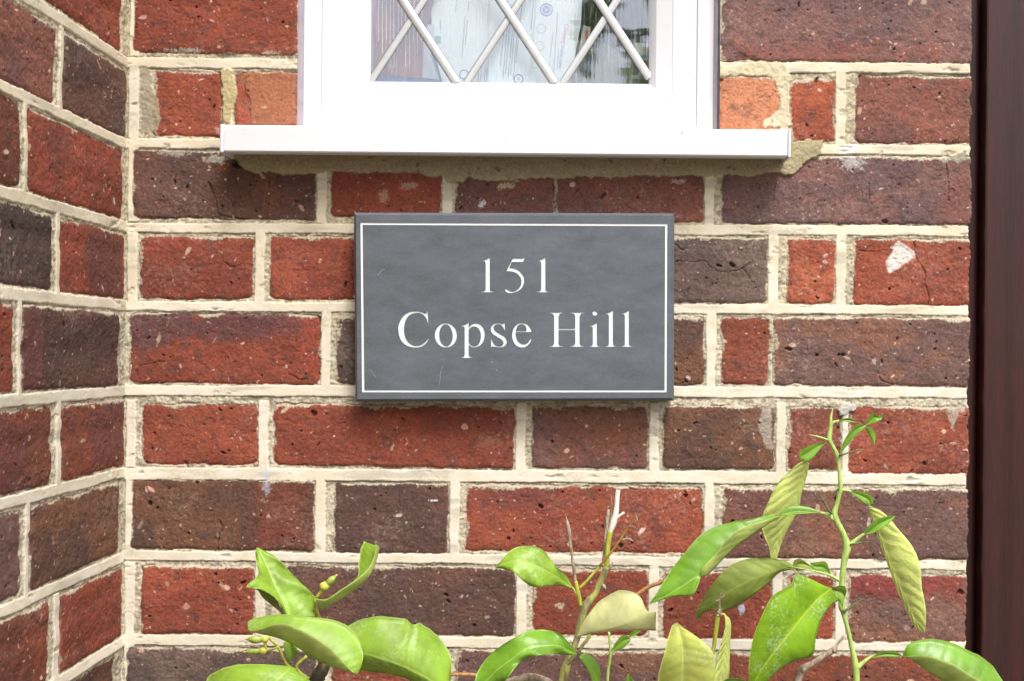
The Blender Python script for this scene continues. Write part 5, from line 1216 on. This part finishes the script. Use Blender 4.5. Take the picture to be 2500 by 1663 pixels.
leaf(pc, ZC, [((1040, 1062), (1060, 1070), (1082, 1108)), ((1075, 1052), (1090, 1080), (1092, 1130)), ((1118, 1052), (1110, 1090), (1100, 1150)), ((1132, 1075), (1122, 1110), (1108, 1168))], dC + .02, L_OLIVE, face='upper', fold=.4)
stem(pc, ZC, [(1098, 528, 18), (1125, 528, 16), (1160, 536, 10)], dC, S_GREEN, name='leaf_stalk')
leaf(pc, ZC, [((1130, 528),), ((1165, 530), (1160, 540), (1155, 545)), ((1220, 536), (1208, 558), (1195, 575)), ((1268, 560), (1250, 580), (1225, 600)), ((1276, 598), (1262, 606), (1250, 610))], dC, L_OLIVE, face='upper', fold=.3)
leaf(pc, ZC, [((1248, 610),), ((1262, 670), (1277, 672), (1330, 650)), ((1295, 765), (1312, 765), (1412, 740)), ((1335, 880), (1352, 880), (1500, 852)), ((1372, 985), (1392, 980), (1531, 950)), ((1415, 1090), (1437, 1080), (1541, 1060)), ((1460, 1190), (1482, 1180), (1560, 1160)), ((1505, 1275), (1522, 1265), (1561, 1250)), ((1557, 1312),)], dC - .01, L_UNDER, face='under', fold=(-.6, .3), arc=(-.01, .0), nv=8)
stem(pc, ZC, [(1140, 838, 30), (1165, 815, 26), (1205, 782, 18), (1240, 760, 12)], dC, S_GREEN, name='leaf_stalk')
leaf(pc, ZC, [((1225, 772),), ((1245, 730), (1262, 752), (1275, 762)), ((1295, 688), (1310, 712), (1325, 736)), ((1350, 672), (1358, 688), (1368, 702)), ((1398, 668),)], dC + .012, L_UNDER, face='upper', fold=.5)
stem(pc, ZC, [(1190, 1495, 30), (1215, 1472, 24), (1255, 1442, 16), (1300, 1425, 10)], dC, S_GREEN, name='leaf_stalk')
leaf(pc, ZC, [((1260, 1442),), ((1320, 1408), (1330, 1425), (1335, 1438)), ((1390, 1404), (1392, 1425), (1395, 1440)), ((1438, 1434),)], dC + .01, L_GREEN, fold=.3)
leaf(pc, ZR, [((1575, 1408),), ((1620, 1330), (1640, 1435), (1660, 1406)), ((1740, 1302), (1740, 1507), (1760, 1412)), ((1860, 1315), (1850, 1575), (1880, 1450)), ((1980, 1368), (1960, 1640), (1990, 1515)), ((2090, 1425), (2070, 1690), (2090, 1575)), ((2180, 1510), (2170, 1720), (2180, 1640)), ((2290, 1700),)], dC + .02, L_GREEN, fold=(-.45, .5), arc=(.015, .01), nv=7)
for pts, m in (([(1048, 660, 14), (1005, 590, 9), (964, 520, 2)], S_THORN), ([(1090, 518, 12), (1068, 535, 8), (1040, 555, 2)], S_THORN), ([(1150, 826, 12), (1220, 812, 8), (1312, 808, 2)], S_THORN), ([(1112, 1194, 18), (1160, 1160, 12), (1224, 1118, 2)], S_THORN), ([(1092, 342, 12), (1150, 322, 8), (1222, 304, 2)], S_THORN), ([(1030, 255, 12), (980, 238, 9), (922, 224, 2)], S_GREEN)):
    stem(pc, ZC, pts, dC + .003, m, name='thorn')
root_to(pc, ZC, 1188, 1640, 40, dC, S_GREEN, (P(2092, 1663, -dC).x, -dC, 0))

# ------------------------------------------------------------------ tree behind the viewer (seen mirrored in the pane)
tr = empty('garden_tree', (0.9, -3.0, 0), 'broad leaved garden tree across the path, mirrored in the window pane', 'tree')
mb = MB(); mb.tube([(0.9, -3.0, 0), (0.85, -3.0, 1.0), (0.7, -3.0, 1.8), (0.45, -3.0, 2.3), (0.2, -2.95, 2.7)], [.07, .055, .045, .03, .015], 10, lump=.1)
mb.build('trunk', S_BARK, tr, smooth=True)
rt = random.Random(21); mb = MB()
for i in range(1500):
    c = Vector((rt.uniform(.0, .9), rt.uniform(-3.2, -2.8), rt.uniform(1.9, 2.9)))
    if mnoise.noise(Vector((c.x * 6.5, 0.4, c.z * 6.5))) < 0.06: continue
    d1 = Vector((rt.uniform(-1, 1), rt.uniform(-.5, .5), rt.uniform(-1, .3))).normalized(); n1 = Vector((rt.uniform(-.6, .6), 1, rt.uniform(-.4, .4))).normalized()
    w_ = d1.cross(n1).normalized(); L = rt.uniform(.03, .05); k_ = 0.36
    vs = [c - d1 * L, c - d1 * L * .4 + w_ * L * k_, c + d1 * L * .3 + w_ * L * k_ * .9, c + d1 * L, c + d1 * L * .3 - w_ * L * k_ * .9, c - d1 * L * .4 - w_ * L * k_]
    mb.add(vs, [tuple(range(6))])
mb.build('crown', plain('tree_leaf', (128, 144, 84), rough=.5, var=.3, scale=6), tr)
print('masonry verts', len(me.vertices), len(main_wall.data.vertices))
